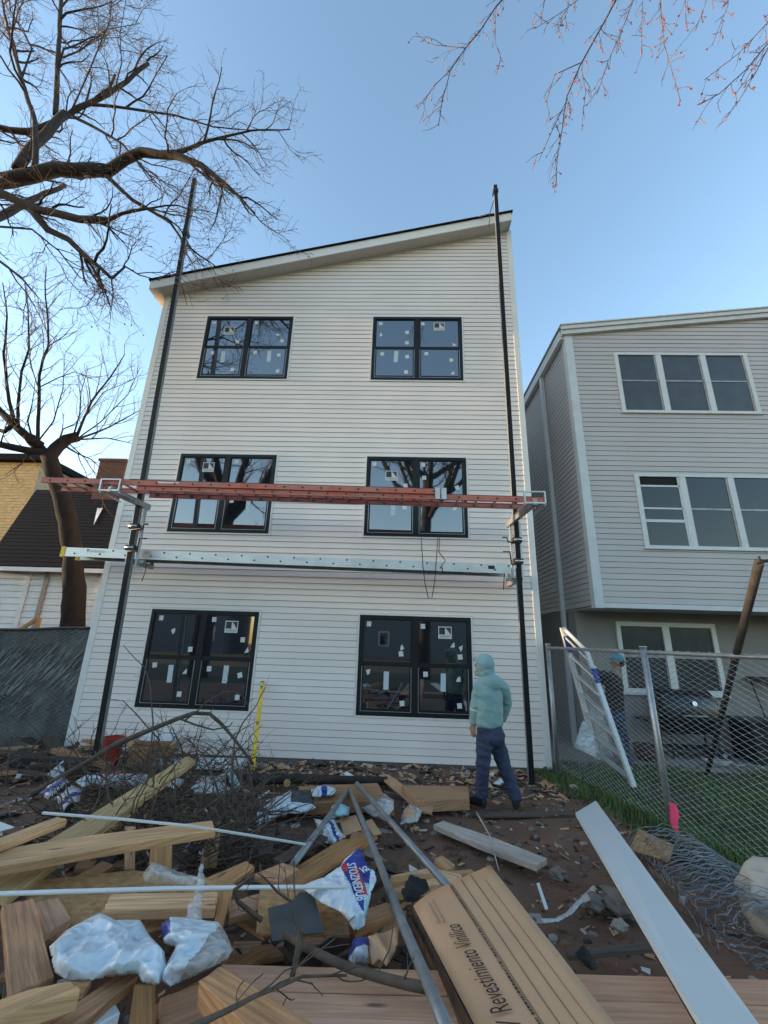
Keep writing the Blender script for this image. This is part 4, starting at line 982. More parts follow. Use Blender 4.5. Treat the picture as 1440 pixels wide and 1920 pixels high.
# ------------------------------------------------------------------ people
def shell(parts, voxel, smooth, wrinkle=0.0, wscale=14, seed=0):
    """overlapping lofts fused into one continuous surface"""
    mb = MB()
    for p in parts:
        if p[0] == 'tube': mb.tube(p[1], p[2], p[4] if len(p) > 4 else 14, side=p[3] if len(p) > 3 else None)
        else: mb.ball(p[1], p[2], 18, 12, st=p[3] if len(p) > 3 else (1, 1, 1))
    me = mb.mesh('tmp', [], (0, 0, 0)); ob = bpy.data.objects.new('tmp', me); COL.objects.link(ob)
    md = ob.modifiers.new('r', 'REMESH'); md.mode = 'VOXEL'; md.voxel_size = voxel; md.use_smooth_shade = True
    sm = ob.modifiers.new('s', 'SMOOTH'); sm.iterations = smooth; sm.factor = .5
    dg = bpy.context.evaluated_depsgraph_get(); dg.update()
    m2 = bpy.data.meshes.new_from_object(ob.evaluated_get(dg)); bpy.data.objects.remove(ob); bpy.data.meshes.remove(me)
    if wrinkle:
        nn = [v.normal.copy() for v in m2.vertices]
        for v, n in zip(m2.vertices, nn):
            q = v.co; k = 1-2.2*abs(noise.noise(V((q.x*wscale*.6+seed+q.z*2.2, q.y*wscale*.6, q.z*wscale*1.1))))+.35*noise.noise(V((q.x*wscale*2, q.y*wscale*2+seed, q.z*wscale*2)))
            v.co = q+n*(k*wrinkle)
    for p in m2.polygons: p.use_smooth = True
    m2.update(); return m2
def put_mesh(name, me, mt, parent):
    me.name = name; me.materials.clear(); me.materials.append(mt)
    o = bpy.data.objects.new(name, me); COL.objects.link(o); o.parent = parent; o.location = -parent_loc(parent); return o
def hand_parts(w, d, side, s=1.0, curl=.5):
    """palm + five fingers from wrist w along d; side = thumb side"""
    d = V(d).normalized(); t = V(side); t = (t-d*t.dot(d)).normalized(); n = d.cross(t)
    P = [('tube', [w-d*.02, w+d*.04*s, w+d*.095*s], [(.026*s, .02*s), (.04*s, .018*s), (.036*s, .015*s)], t, 12)]
    for i, L in enumerate((.070, .080, .075, .058)):
        b = w+d*.085*s+t*(.030-.021*i)*s; k1 = (d+n*curl*.5).normalized(); k2 = (d+n*curl*1.6).normalized()
        P.append(('tube', [b-d*.02, b, b+k1*L*.5*s, b+k1*L*.5*s+k2*L*.5*s], [.0105*s, .0105*s, .010*s, .008*s], None, 8))
    b = w+d*.025*s+t*.03*s; P.append(('tube', [b-t*.012, b, b+(t*.7+d)*.032*s, b+(t*.3+d)*.062*s], [.013*s, .013*s, .012*s, .009*s], None, 8)); return P

def person1():
    Y = 6.20; q = lambda a, b, dy=0: yp(a, b, Y+dy)
    fL, fR = gp(905, 1513, .0), gp(970, 1517, .0)
    o = thing('person', 'person in a teal hooded sweatshirt and dark jeans standing before the lower right window', 'person', ((fL.x+fR.x)/2, (fL.y+fR.y)/2, -.02))
    fw = V((-.64, .77, 0)).normalized(); lf_ = V((-.77, -.64, 0)).normalized(); up = Z
    hd = q(906, 1246); neck = q(911, 1268); chest = q(917, 1300); waist = q(918, 1352); hip = q(918, 1374)
    sL, sR = q(903, 1287)+lf_*.04, q(938, 1287)-lf_*.05
    eL, wL = q(897, 1322)+lf_*.05, q(890, 1358)+fw*.02-lf_*.0
    eR, wR = q(950, 1318, .16), q(940, 1352, .22)
    hL, hR = hip+lf_*.085, hip-lf_*.085
    kL, aL = q(905, 1432, -.05), V((fL.x, fL.y+.05, .12)); kR, aR = q(944, 1432, .03), V((fR.x, fR.y+.06, .12))
    hf = V((-.93, .36, 0)).normalized(); hl = V((-.36, -.93, 0))
    # body
    P = [('ball', hd, .098, (.95, .95, 1.2)), ('tube', [hd-Z*.05, neck, chest], [.055, .055, .07]), ('tube', [neck-Z*.05, chest, waist, hip], [(.10, .08), (.16, .10), (.14, .095), (.14, .10)], lf_)]
    P += [('tube', [sL, eL, wL], [.05, .042, .030]), ('tube', [sR, eR, wR], [.05, .042, .030])]
    P += [('tube', [hL, kL, aL, aL-Z*.06], [.08, .055, .04, .04]), ('tube', [hR, kR, aR, aR-Z*.06], [.08, .055, .04, .04])]
    P += hand_parts(wL, V((-.12, .0, -1)), fw, 1.05, .5)+hand_parts(wR, V((-.3, .2, -1)), fw, 1.0, .6)
    fc = hd+hf*.085
    P += [('ball', fc+hf*.014-Z*.02, .018, (1, 1, 1.5)), ('ball', hd+hf*.055-Z*.085, .045)]
    put_mesh('body', shell(P, .0075, 3), MT['skin'], o)
    for s in (-1, 1):
        mb = MB(); mb.ball(hd+hf*.088+hl*s*.032+Z*.005, .011, 8, 6); mb.build('eye', MT['hair'], o)
    mb = MB(); mb.ball(hd+hf*.092-Z*.062, .016, 8, 6, st=(1.3, 1.3, .4)); mb.build('mouth', MT['ink_pale'], o)
    # hoodie with raised hood
    P = [('tube', [chest+Z*.19, chest+Z*.12, chest+Z*.02, waist+Z*.05, waist-Z*.035, waist-Z*.06], [(.09, .085), (.165, .115), (.205, .15), (.20, .155), (.198, .15), (.185, .14)], lf_, 20),
         ('tube', [chest+lf_*.10+Z*.06, sL-Z*.02, sL*.5+eL*.5, eL, eL*.45+wL*.55, wL+Z*.01], [.08, .088, .080, .072, .062, .05], None, 14),
         ('tube', [chest-lf_*.10+Z*.06, sR-Z*.02, sR*.5+eR*.5, eR, eR*.45+wR*.55, wR+Z*.01], [.08, .088, .080, .070, .062, .05], None, 14), ('ball', sL-Z*.015, .088), ('ball', sR-Z*.015, .088),
         ('ball', hd-hf*.020+Z*.004, .130, (.98, .94, 1.08)), ('ball', hd-hf*.035-Z*.09, .108, (1, 1, 1.1)), ('ball', chest+Z*.14-fw*.03, .13, (1.25, 1.25, .85)),
         ('ball', hd+hf*.085+Z*.055, .055, (1.0, 1.0, .8)), ('ball', hd+hf*.06-Z*.115, .055, (1, 1, .7))]
    hm = shell(P, .010, 3, .011, 9, 1)
    # open the hood at the face: push the front surface in and behind the face
    for v in hm.vertices:
        dlt = v.co-(hd-Z*.015); f = dlt.dot(hf); s = dlt.dot(hl)
        if f > .055 and abs(s) < .072 and -.085 < dlt.z < .055: v.co = v.co-hf*(f-.045)
    put_mesh('hoodie', hm, MT['hoodie'], o)
    mb = MB()
    c = (eL+wL)*.5+(wL-eL)*-.3; ax = (wL-eL).normalized(); mb.tube([c-ax*.006, c+ax*.006], .079, 16); mb.build('sleeve_stripe', MT['trim'], o)
    mb = MB(); c = wL-ax*.02; mb.tube([c-ax*.02, c+ax*.03], .050, 14); mb.build('cuff', MT['hoodie'], o)
    P = [('tube', [waist-Z*.02, hip+Z*.02, hip-Z*.06], [(.165, .125), (.185, .145), (.18, .14)], lf_, 18), ('ball', hip-fw*.05-Z*.02, .15, (1.05, 1, .9)),
         ('tube', [hL-Z*.02, hL*.5+kL*.5, kL, kL*.5+aL*.5, aL+Z*.0, aL-Z*.03], [.115, .105, .085, .077, .078, .082], None, 14),
         ('tube', [hR-Z*.02, hR*.5+kR*.5, kR, kR*.5+aR*.5, aR+Z*.0, aR-Z*.03], [.115, .105, .085, .077, .078, .082], None, 14)]
    put_mesh('jeans', shell(P, .011, 2, .011, 10, 4), MT['jeans'], o)
    for a, dr in ((aL, V((-.75, .5, 0))), (aR, V((.1, .6, 0)))):
        dr = dr.normalized(); P = [('tube', [a+Z*.02, a-Z*.07], [.06, .058], None, 12), ('tube', [a-Z*.085-dr*.05, a-Z*.085+dr*.07, a-Z*.095+dr*.17], [(.052, .05), (.055, .048), (.045, .03)], None, 12)]
        put_mesh('boot', shell(P, .010, 3), MT['boot'], o)
person1()

def person2():
    Y = 8.25; q = lambda a, b, dy=0: yp(a, b, Y+dy)
    f1 = gp(1180, 1440, .01)
    o = thing('person', 'person in black shirt and teal cap behind the fence holding a pale step ladder', 'person', (f1.x, f1.y, -.02))
    fw = V((-.95, .3, 0)).normalized(); lf_ = V((-.3, -.95, 0)).normalized()
    hd = q(1157, 1240); neck = q(1156, 1256); chest = q(1151, 1282); waist = q(1153, 1325); hip = q(1157, 1342)
    sL, sR = q(1139, 1266, -.16), q(1152, 1266, .16)
    eL, wL = q(1124, 1264, -.22), q(1106, 1247, -.26); eR, wR = q(1128, 1275, .18), q(1112, 1290, -.05)
    kL, aL = q(1158, 1386, -.06), V((f1.x-.03, f1.y-.06, .11)); kR, aR = q(1170, 1386, .12), V((f1.x+.05, f1.y+.2, .11))
    P = [('ball', hd, .098, (1.0, .86, 1.2)), ('tube', [hd-Z*.05, neck, chest], [.055, .055, .07]), ('tube', [neck-Z*.06, chest, waist, hip], [(.10, .08), (.16, .10), (.14, .095), (.14, .10)], lf_),
         ('tube', [sL, eL, wL], [.05, .042, .03]), ('tube', [sR, eR, wR], [.05, .042, .03]), ('tube', [hip+lf_*.08, kL, aL, aL-Z*.06], [.08, .055, .04, .04]), ('tube', [hip-lf_*.08, kR, aR, aR-Z*.06], [.08, .055, .04, .04]),
         ('ball', hd+fw*.1-Z*.02, .018, (1, 1, 1.4)), ('ball', hd+fw*.05-Z*.085, .045), ('ball', hd+lf_*.088, .022, (1, .5, 1.5))]
    P += hand_parts(wL, (wL-eL), Z, 1.0, .8)+hand_parts(wR, (wR-eR), Z, 1.0, .8)
    put_mesh('body', shell(P, .0085, 3), MT['skin'], o)
    P = [('tube', [chest+Z*.18, chest+Z*.10, chest, waist, waist-Z*.05], [(.09, .08), (.18, .12), (.205, .145), (.19, .145), (.185, .14)], lf_, 18),
         ('tube', [sL+(chest-sL)*.3, (sL+eL)/2, eL, eL.lerp(wL, .5)], [.082, .075, .066, .055]), ('tube', [sR, (sR+eR)/2, eR, eR.lerp(wR, .6)], [.082, .075, .066, .055])]
    put_mesh('shirt', shell(P, .013, 3, .008, 11, 2), MT['black_shirt'], o)
    mb = MB(); mb.tube([eL.lerp(wL, .5), wL], [.052, .045], 12); mb.build('glove_cuff', MT['white_glove'], o)
    P = [('tube', [waist-Z*.03, hip, hip-Z*.07], [(.165, .13), (.18, .14), (.17, .13)], lf_, 16), ('tube', [hip+lf_*.08-Z*.02, kL, aL, aL-Z*.03], [.112, .086, .075, .08]), ('tube', [hip-lf_*.08-Z*.02, kR, aR, aR-Z*.03], [.112, .086, .075, .08])]
    put_mesh('jeans', shell(P, .014, 3, .008, 12, 7), MT['jeans2'], o)
    put_mesh('cap', shell([('ball', hd+Z*.045-fw*.015, .108, (1.05, .92, .85)), ('tube', [hd+Z*.06+fw*.06, hd+Z*.05+fw*.17], [(.07, .012), (.055, .010)], lf_, 12)], .009, 2), MT['cap'], o)
    put_mesh('hair', shell([('ball', hd-fw*.04-Z*.015, .094, (.95, .9, .9))], .012, 2), MT['hair'], o)
    for a in (aL, aR):
        P = [('tube', [a, a-Z*.07], [.055, .055], None, 12), ('tube', [a-Z*.085-fw*.05, a-Z*.085+fw*.07, a-Z*.095+fw*.16], [(.05, .048), (.053, .045), (.043, .03)], None, 12)]
        put_mesh('boot', shell(P, .011, 3), MT['w_grey'], o)
person2()
# ------------------------------------------------------------------ things beyond the wire fence
bt, bbm = yp(1060, 1182, 7.75), gp(1172, 1446, .02)
sl_ = thing('step_ladder', 'tall pale step ladder with blue top labels tilted in the alley by the capped person', 'ladder', tuple(bbm))
LT0, LT1 = yp(1056, 1177, 7.80), yp(1101, 1222, 7.62); LB0, LB1 = yp(1124, 1424, 7.75), gp(1190, 1476, .04)
for a_, b_, mt in ((LT0, LB0, 'trim_grey'), (LT1, LB1, 'alu')):
    mb = MB(); mb.beam(b_, a_, .06, .03, up=(0, -1, 0)); mb.beam(b_+V((-.035, .03, 0)), a_+V((-.035, .03, 0)), .02, .05, up=(0, -1, 0)); mb.build('ladder_rail', MT[mt], sl_)
for k in range(7):
    t = .05+k*.145; p, q = LB0.lerp(LT0, t), LB1.lerp(LT1, t); mb = MB(); mb.beam(p+V((0, .02, 0)), q+V((0, .02, 0)), .09, .028); mb.build('step', MT['alu'], sl_)
mb = MB(); mb.beam(LB0.lerp(LT0, .80)+V((0, -.02, 0)), LB0.lerp(LT0, .93)+V((0, -.02, 0)), .09, .004, up=(0, -1, 0)); mb.build('label_patch', MT['bag_blue'], sl_)
mb = MB(); mb.beam(LB1.lerp(LT1, .74)+V((0, -.02, 0)), LB1.lerp(LT1, .86)+V((0, -.02, 0)), .09, .004, up=(0, -1, 0)); mb.build('label_patch', MT['bag_blue'], sl_)
mb = MB(); mb.beam(LT0+(LT0-LB0)*.0, LT1, .14, .05); mb.build('top_cap', MT['white_pvc'], sl_)
def crumple_grid(pts_fn, nu, nv, amp, seed, m_fn=None):
    mb = MB(); P = []
    for j in range(nv+1):
        for i in range(nu+1):
            p, n = pts_fn(i/nu, j/nv); k = noise.noise(p*5+V((seed, 0, 0)))+.7*abs(noise.noise(p*13+V((0, seed, 0)))); P.append(p+n*(k*amp))
    mb.v = [tuple(p) for p in P]
    for j in range(nv):
        for i in range(nu):
            mb.idx((j*(nu+1)+i, j*(nu+1)+i+1, (j+1)*(nu+1)+i+1, (j+1)*(nu+1)+i), m_fn(i/nu, j/nv) if m_fn else 0, None, True)
    return mb
ws = thing('hanging_wrap', 'white plastic sheet hanging off the lower left side of the step ladder', 'plastic wrap', tuple(yp(1090, 1410, 7.7)))
q4 = [yp(1092, 1350, 7.72), yp(1112, 1368, 7.68), yp(1116, 1420, 7.66), yp(1074, 1400, 7.74)]
crumple_grid(lambda u, v: (q4[0].lerp(q4[1], u).lerp(q4[3].lerp(q4[2], u), v), V((.1, -1, 0))), 9, 12, .05, 3).build('sheet', MT['bag_white'], ws)
q5 = [yp(1098, 1300, 7.68), yp(1128, 1330, 7.6), yp(1150, 1420, 7.56), yp(1126, 1412, 7.64)]
crumple_grid(lambda u, v: (q5[0].lerp(q5[1], u).lerp(q5[3].lerp(q5[2], u), v), V((.1, -1, 0))), 9, 14, .05, 5).build('film_sheet', MT['film'], ws)
# grill
G0, G1 = yp(1212, 1300, 9.1), yp(1345, 1352, 9.1)
gcx, gy = (G0.x+G1.x)/2+.05, 9.12; gw = 1.05; gz = .02
gr = thing('barbecue_grill', 'black barbecue grill on thin legs under the lower neighbour window', 'grill', (gcx, gy, gz))
lidz = yp(1280, 1345, 9.1).z; topz = yp(1280, 1293, 9.1).z; hh = topz-lidz
mb = MB(); prof = [(-.26, 0), (-.27, hh*.35), (-.22, hh*.75), (-.10, hh*.98), (.08, hh), (.2, hh*.8), (.26, hh*.4), (.26, 0)]
n = len(prof)
for xx, s in ((-gw/2, 1), (gw/2, 1)):
    pass
b = 0
for xx, k in ((-gw/2, .88), (-gw/2+.06, 1), (gw/2-.06, 1), (gw/2, .88)):
    for (y, z) in prof: mb.v.append((gcx+xx, gy+y*k, lidz+z*k))
for i in range(3):
    for j in range(n-1): mb.idx((i*n+j, (i+1)*n+j, (i+1)*n+j+1, i*n+j+1), 0, None, True)
mb.idx(range(n)); mb.idx([3*n+j for j in reversed(range(n))]); mb.build('lid', MT['grill'], gr)
mb = MB(); mb.tube([(gcx-.22, gy-.27, lidz+.06), (gcx-.22, gy-.33, lidz+.07), (gcx+.22, gy-.33, lidz+.07), (gcx+.22, gy-.27, lidz+.06)], .014, 8); mb.build('handle', MT['alu_dark'], gr)
mb = MB(); mb.tube([(gcx+.05, gy-.262, lidz+hh*.55), (gcx+.05, gy-.285, lidz+hh*.56)], .045, 14); mb.build('thermometer', MT['chrome'], gr)
mb = MB(); mb.prism([V((gcx-gw/2, gy-.27, lidz-.01)), V((gcx+gw/2, gy-.27, lidz-.01)), V((gcx+gw/2-.06, gy-.2, lidz-.26)), V((gcx-gw/2+.06, gy-.2, lidz-.26))], (0, .45, 0)); mb.build('firebox', MT['grill'], gr)
mb = MB(); mb.span((gcx-gw/2-.36, gy-.22, lidz-.07), (gcx-gw/2-.01, gy+.2, lidz-.03)); mb.build('side_shelf', MT['grill'], gr)
for sx in (-1, 1):
    for sy in (-1, 1):
        mb = MB(); mb.tube([(gcx+sx*(gw/2-.12), gy+sy*.15, lidz-.24), (gcx+sx*(gw/2-.08), gy+sy*.2, gz+.02)], .02, 6); mb.build('leg', MT['steel_dark'], gr)
mb = MB(); mb.span((gcx-gw/2+.1, gy-.2, gz+.16), (gcx+gw/2-.1, gy+.2, gz+.18)); mb.build('lower_shelf', MT['steel_dark'], gr)
for sy in (-.22, .22):
    mb = MB(); mb.tube([(gcx+gw/2-.06, gy+sy-.02, gz+.10), (gcx+gw/2-.06, gy+sy+.02, gz+.10)], .10, 16); wh = mb.build('wheel', MT['black_cloth'], gr)
    mb = MB(); mb.tube([(gcx+gw/2-.06, gy+sy-.025, gz+.10), (gcx+gw/2-.06, gy+sy+.025, gz+.10)], .04, 10); mb.build('hub', MT['chrome'], wh)
# clay pots beside the grill
p = gp(1215, 1425, .02); t = thing('planter', 'dark round planter pot beside the grill legs', 'planter', (p.x, p.y, .02))
mb = MB(); mb.tube([p, p+Z*.22, p+Z*.25], [.16, .22, .23], 16); mb.build('pot', MT['brick_r'], t); mb = MB(); mb.tube([p+Z*.252, p+Z*.256], .2, 16); mb.build('soil', MT['soil_dark'], t)
p = gp(1345, 1436, .02); t = thing('garden_hose', 'coil of grey hose lying on the concrete strip by the grill', 'hose', (p.x, p.y, .02))
mb = MB(); pts = [p+V((math.cos(i*.5)*(.16+.002*i), math.sin(i*.5)*.12, .03+.0012*i)) for i in range(50)]+[p+V((.3+.05*i, -.05*math.sin(i), .03)) for i in range(9)]
mb.tube(pts, .016, 6); mb.build('coil', MT['alu_dark'], t)
# covered bin at the right edge
a, b = yp(1384, 1347, 9.0), gp(1378, 1440, .02)
bn = thing('storage_bin', 'dark covered storage bin at the right edge against the grey house', 'bin', (a.x+.45, 9.05, .01))
mb = MB(); mb.prism([V((a.x+.02, 8.72, .01)), V((a.x+1.1, 8.72, .01)), V((a.x+1.02, 8.72, a.z-.06)), V((a.x-.03+.06, 8.72, a.z-.06))], (0, .6, 0)); mb.build('box', MT['black_cloth'], bn)
mb = MB(); mb.prism([V((a.x-.02, 8.69, a.z-.055)), V((a.x+1.12, 8.69, a.z-.055)), V((a.x+1.08, 8.69, a.z)), V((a.x+.03, 8.69, a.z))], (0, .66, 0)); mb.build('lid', MT['grill'], bn)
# small folding table behind it
a = yp(1415, 1270, 9.3); ft = thing('folding_table', 'small grey green folding table with thin legs by the wall at the right edge', 'table', (a.x+.3, 9.35, .01))
mb = MB(); mb.span((a.x, 9.05, a.z-.04), (a.x+.8, 9.55, a.z)); mb.build('table_top', MT['tarp'], ft)
for dx, e in ((.05, .35), (.75, .45)):
    for yy in (9.1, 9.5):
        mb = MB(); mb.tube([(a.x+dx, yy, a.z-.03), (a.x+e, yy, .01)], .014, 6); mb.build('leg', MT['steel_dark'], ft)

# ------------------------------------------------------------------ debris helpers
def slab(name, label, cat, corners, t, mt, group=None, ext=None):
    P = [gp(*c) for c in corners]; n = (P[1]-P[0]).cross(P[2]-P[0]).normalized()
    if n.z < 0: n = -n
    if isinstance(mt, str) and mt.startswith('w_') and len(P) >= 4:      # chipped, uneven cut ends
        rr = random.Random(label); mx = max((P[(i+1) % len(P)]-P[i]).length for i in range(len(P))); Q = []
        for i in range(len(P)):
            a_, b_ = P[i], P[(i+1) % len(P)]; Q.append(a_)
            if (b_-a_).length < mx*.45 and (b_-a_).length > .03:
                dr = (a_-P[i-1]).normalized()
                for k in (.18, .36, .55, .7, .88): Q.append(a_.lerp(b_, k)+dr*rr.uniform(-.012, .006))
            elif (b_-a_).length > .3:
                sd_ = (b_-a_).normalized().cross(n)
                for k in (.3, .65): Q.append(a_.lerp(b_, k)+sd_*rr.uniform(-.003, .003))
        P = Q
    mb = MB(); mb.prism(P, n*(-t))
    o = mb.build(name, MT[mt] if isinstance(mt, str) else mt); tag(o, label, cat, group)
    bv = o.modifiers.new('edge', 'BEVEL'); bv.width = min(.004, t*.2); bv.segments = 1; return o
def inpoly(x, y, poly):
    c = False; n = len(poly); j = n-1
    for i in range(n):
        if (poly[i][1] > y) != (poly[j][1] > y) and x < (poly[j][0]-poly[i][0])*(y-poly[i][1])/(poly[j][1]-poly[i][1])+poly[i][0]: c = not c
        j = i
    return c
def crumple(name, label, cat, poly, z, amp, mats, mf=None, step=5, seed=1, fr=7.0, hump=.0, extra=None, zf=None):
    def snap(x, y):
        best = (1e9, x, y)
        for (ax_, ay_), (bx_, by_) in zip(poly, poly[1:]+poly[:1]):
            dx, dy = bx_-ax_, by_-ay_; t = max(0, min(1, ((x-ax_)*dx+(y-ay_)*dy)/(dx*dx+dy*dy+1e-9))); qx, qy = ax_+dx*t, ay_+dy*t
            dd = (x-qx)**2+(y-qy)**2
            if dd < best[0]: best = (dd, qx, qy)
        return best[1], best[2]
    x0, x1 = min(p[0] for p in poly), max(p[0] for p in poly); y0, y1 = min(p[1] for p in poly), max(p[1] for p in poly)
    cx, cy = (x0+x1)/2, (y0+y1)/2; mb = MB(); ids = {}
    def vid(i, j):
        if (i, j) in ids: return ids[(i, j)]
        x, y = x0+i*step, y0+j*step
        x += 2*noise.noise(V((x*.1, y*.1, seed)))*step*.5
        if not inpoly(x, y, poly): x, y = snap(x, y)
        zz = zf(x, y) if zf else z
        p = gp(x, y, zz); ca, sa = math.cos(seed), math.sin(seed); pq = V((p.x*ca+p.y*sa, (p.y*ca-p.x*sa)*.45, p.z)); wq = V((noise.noise(p*6), noise.noise(p*6+V((9, 0, 0))), 0))*.07
        k = 1-2*abs(noise.noise((pq+wq)*fr*.9+V((seed, 0, 0)))); k2 = 1-2*abs(noise.noise((pq.yxz+wq)*fr*2.0+V((0, seed, 0))))
        r2 = ((x-cx)/(x1-x0)*2)**2+((y-cy)/(y1-y0)*2)**2
        k3 = 1-2*abs(noise.noise(p*fr*5+V((3, 0, seed))))
        sx_, sy_ = snap(x, y); e_ = min(1, math.hypot(sx_-x, sy_-y)/16); e_ = e_*(2-e_)
        p = p+V((0, 0, amp*(k*.9+k2*.4+k3*.06-.35)*(.25+.75*e_)+hump*e_))
        # keep the outline where it is seen: slide along the view ray to the raised height
        q = gp(x, y, min(p.z, 1.7)); mb.v.append(tuple(q.lerp(p, .35))); ids[(i, j)] = len(mb.v)-1; return ids[(i, j)]
    for j in range(int((y1-y0)/step)+1):
        for i in range(int((x1-x0)/step)+1):
            xm, ym = x0+(i+.5)*step, y0+(j+.5)*step
            if inpoly(xm, ym, poly):
                m_ = mf(xm, ym) if mf else 0
                mb.idx((vid(i, j), vid(i+1, j), vid(i+1, j+1), vid(i, j+1)), m_, None, True)
    if not mb.f: return None
    if extra: extra(mb)
    if not isinstance(mats, (list, tuple)): mats = [mats]
    o = mb.build(name, [MT[q] for q in mats], fix=False); tag(o, label, cat)
    sd = o.modifiers.new('thickness', 'SOLIDIFY'); sd.thickness = .003; return o
def stick(name, label, cat, pts, ra, rb, mt='brush', sprout=0, seed=1, tw='brush'):
    mb = MB(); r = random.Random(seed); c = limb(mb, pts, ra, rb, 7, 0, seed=seed)
    if sprout:
        S = [dict(n=sprout, ang=(.4, 1.1), len=(.12, .5), r=.006, rmin=.003, seg=5, wig=.2, trop=V((0, 0, .02)), bias=V((0, 0, .15)), sides=4),
             dict(n=4, ang=(.4, 1.0), len=(.06, .2), r=.003, rmin=.002, seg=3, wig=.2, trop=V((0, 0, 0)), bias=V((0, 0, .05)), sides=3)]
        grow(mb, r, c, ra*.5, rb*.6, 0, S, [], 1, start=.12)
    o = mb.build(name, [MT[mt], MT[tw]], fix=False); tag(o, label, cat); return o

# ------------------------------------------------------------------ boards of the left pile (far to near)
slab('board', 'yellowish treated plank sloping up from the pile towards the lower left window', 'plank', [(351, 1417, .50), (367, 1425, .50), (15, 1680, .46), (-70, 1672, .46)], .055, 'w_yellow')
slab('board', 'short yellowish offcut lying under the sloping treated plank', 'plank', [(268, 1498, .28), (280, 1503, .28), (190, 1572, .26), (165, 1565, .26)], .05, 'w_yellow')
slab('board', 'pale tan thick beam with a dented broken right end lying across the sloping plank', 'plank', [(-60, 1603, .60), (130, 1571, .60), (398, 1538, .58), (405, 1556, .58), (240, 1583, .60), (-60, 1634, .60)], .06, 'w_tan')
slab('board', 'short tan plank at the left edge lying above the dented beam', 'plank', [(-60, 1592, .66), (110, 1530, .64), (127, 1536, .64), (-60, 1608, .66)], .045, 'w_tan')
slab('board', 'narrow orange stud standing upright behind the dented beam', 'stud', [(234, 1548, .42), (254, 1548, .42), (253, 1630, .30), (234, 1630, .30)], .04, 'w_orange')
slab('board', 'wide tan board leaning upright behind the clear film', 'board', [(283, 1583, .42), (323, 1580, .42), (322, 1646, .30), (277, 1646, .30)], .03, 'w_tan')
slab('strand_board', 'flaky strand board sheet under the long white strip at left', 'board', [(45, 1652, .42), (250, 1631, .42), (440, 1650, .42), (430, 1700, .40), (180, 1772, .38), (70, 1750, .38)], .02, 'osb')
slab('board', 'brown plank lying just below the long white strip with dark ends', 'plank', [(210, 1676, .50), (408, 1672, .50), (404, 1703, .49), (191, 1708, .49)], .05, 'w_tan')
slab('board', 'short narrow block beside the right end of the brown plank', 'block', [(411, 1673, .47), (432, 1672, .47), (418, 1736, .45), (402, 1728, .45)], .05, 'w_orange')
slab('board', 'dark brown board half hidden right of the narrow block', 'plank', [(425, 1690, .38), (495, 1672, .38), (500, 1700, .36), (430, 1722, .36)], .04, 'w_brown')
slab('board', 'brown board propped steeply at the left edge below the white strip', 'plank', [(4, 1697, .50), (64, 1684, .50), (103, 1830, .58), (20, 1866, .58)], .04, 'w_brown')
slab('board', 'flat brown offcut tucked right of the steep board', 'plank', [(68, 1690, .42), (112, 1682, .42), (134, 1722, .42), (84, 1750, .42)], .04, 'w_brown')
slab('board', 'tan plank end at the lower left corner lying over the longer brown plank', 'plank', [(-60, 1895, .72), (50, 1856, .70), (133, 1838, .70), (152, 1853, .70), (-60, 1925, .72)], .06, 'w_tan')
slab('board', 'brown plank at bottom left running up under the big white wrap', 'plank', [(30, 1945, .62), (146, 1877, .60), (253, 1806, .58), (261, 1829, .58), (120, 1945, .62)], .055, 'w_brown')
slab('board', 'narrow upright plank end below the white wrap at the bottom edge', 'plank', [(251, 1846, .58), (284, 1846, .58), (284, 1950, .45), (236, 1950, .45)], .05, 'w_orange')
slab('board', 'thick reddish timber running from under the clear bag to the bottom edge', 'beam', [(372, 1838, .66), (414, 1811, .66), (640, 1950, .74), (500, 1960, .74)], .09, 'w_orange')
slab('board', 'reddish brown board beneath the thick timber at the bottom edge', 'board', [(300, 1870, .46), (400, 1835, .46), (520, 1960, .44), (300, 1960, .44)], .03, 'w_red')
tb_ = slab('pvc_pipe', 'white plastic tube half hidden at the bottom edge under the brown plank', 'pipe', [(135, 1918, .56), (218, 1882, .55), (226, 1898, .55), (150, 1940, .56)], .05, 'white_pvc')
# white strips
def strip(name, label, pts, wd, th=.005, mt='white_pvc'):
    mb = MB(); P = [gp(*p) for p in pts]
    for i in range(len(P)-1): mb.beam(P[i], P[i+1]+(P[i+1]-P[i])*.002, wd, th)
    for i in range(len(P)-1): mb.beam(P[i]-Z*.007, P[i+1]-Z*.007, .006, .010)
    tag(mb.build(name, MT[mt]), label, 'trim strip')
strip('trim_strip', 'upper white trim strip slanting down behind the dented beam', [(80, 1523, .70), (230, 1535, .66), (360, 1548, .62), (480, 1567, .5), (573, 1582, .38)], .020)
strip('trim_strip', 'lower white trim strip running level from the left edge to the printed wrap', [(-60, 1677, .66), (120, 1671, .66), (320, 1665, .64), (480, 1663, .62), (650, 1662, .58)], .030)
slab('siding_offcut', 'white triangular offcut at the left edge above the tan planks', 'offcut', [(-30, 1538, .55), (0, 1540, .55), (27, 1550, .55), (-30, 1566, .55)], .008, 'white_pvc')
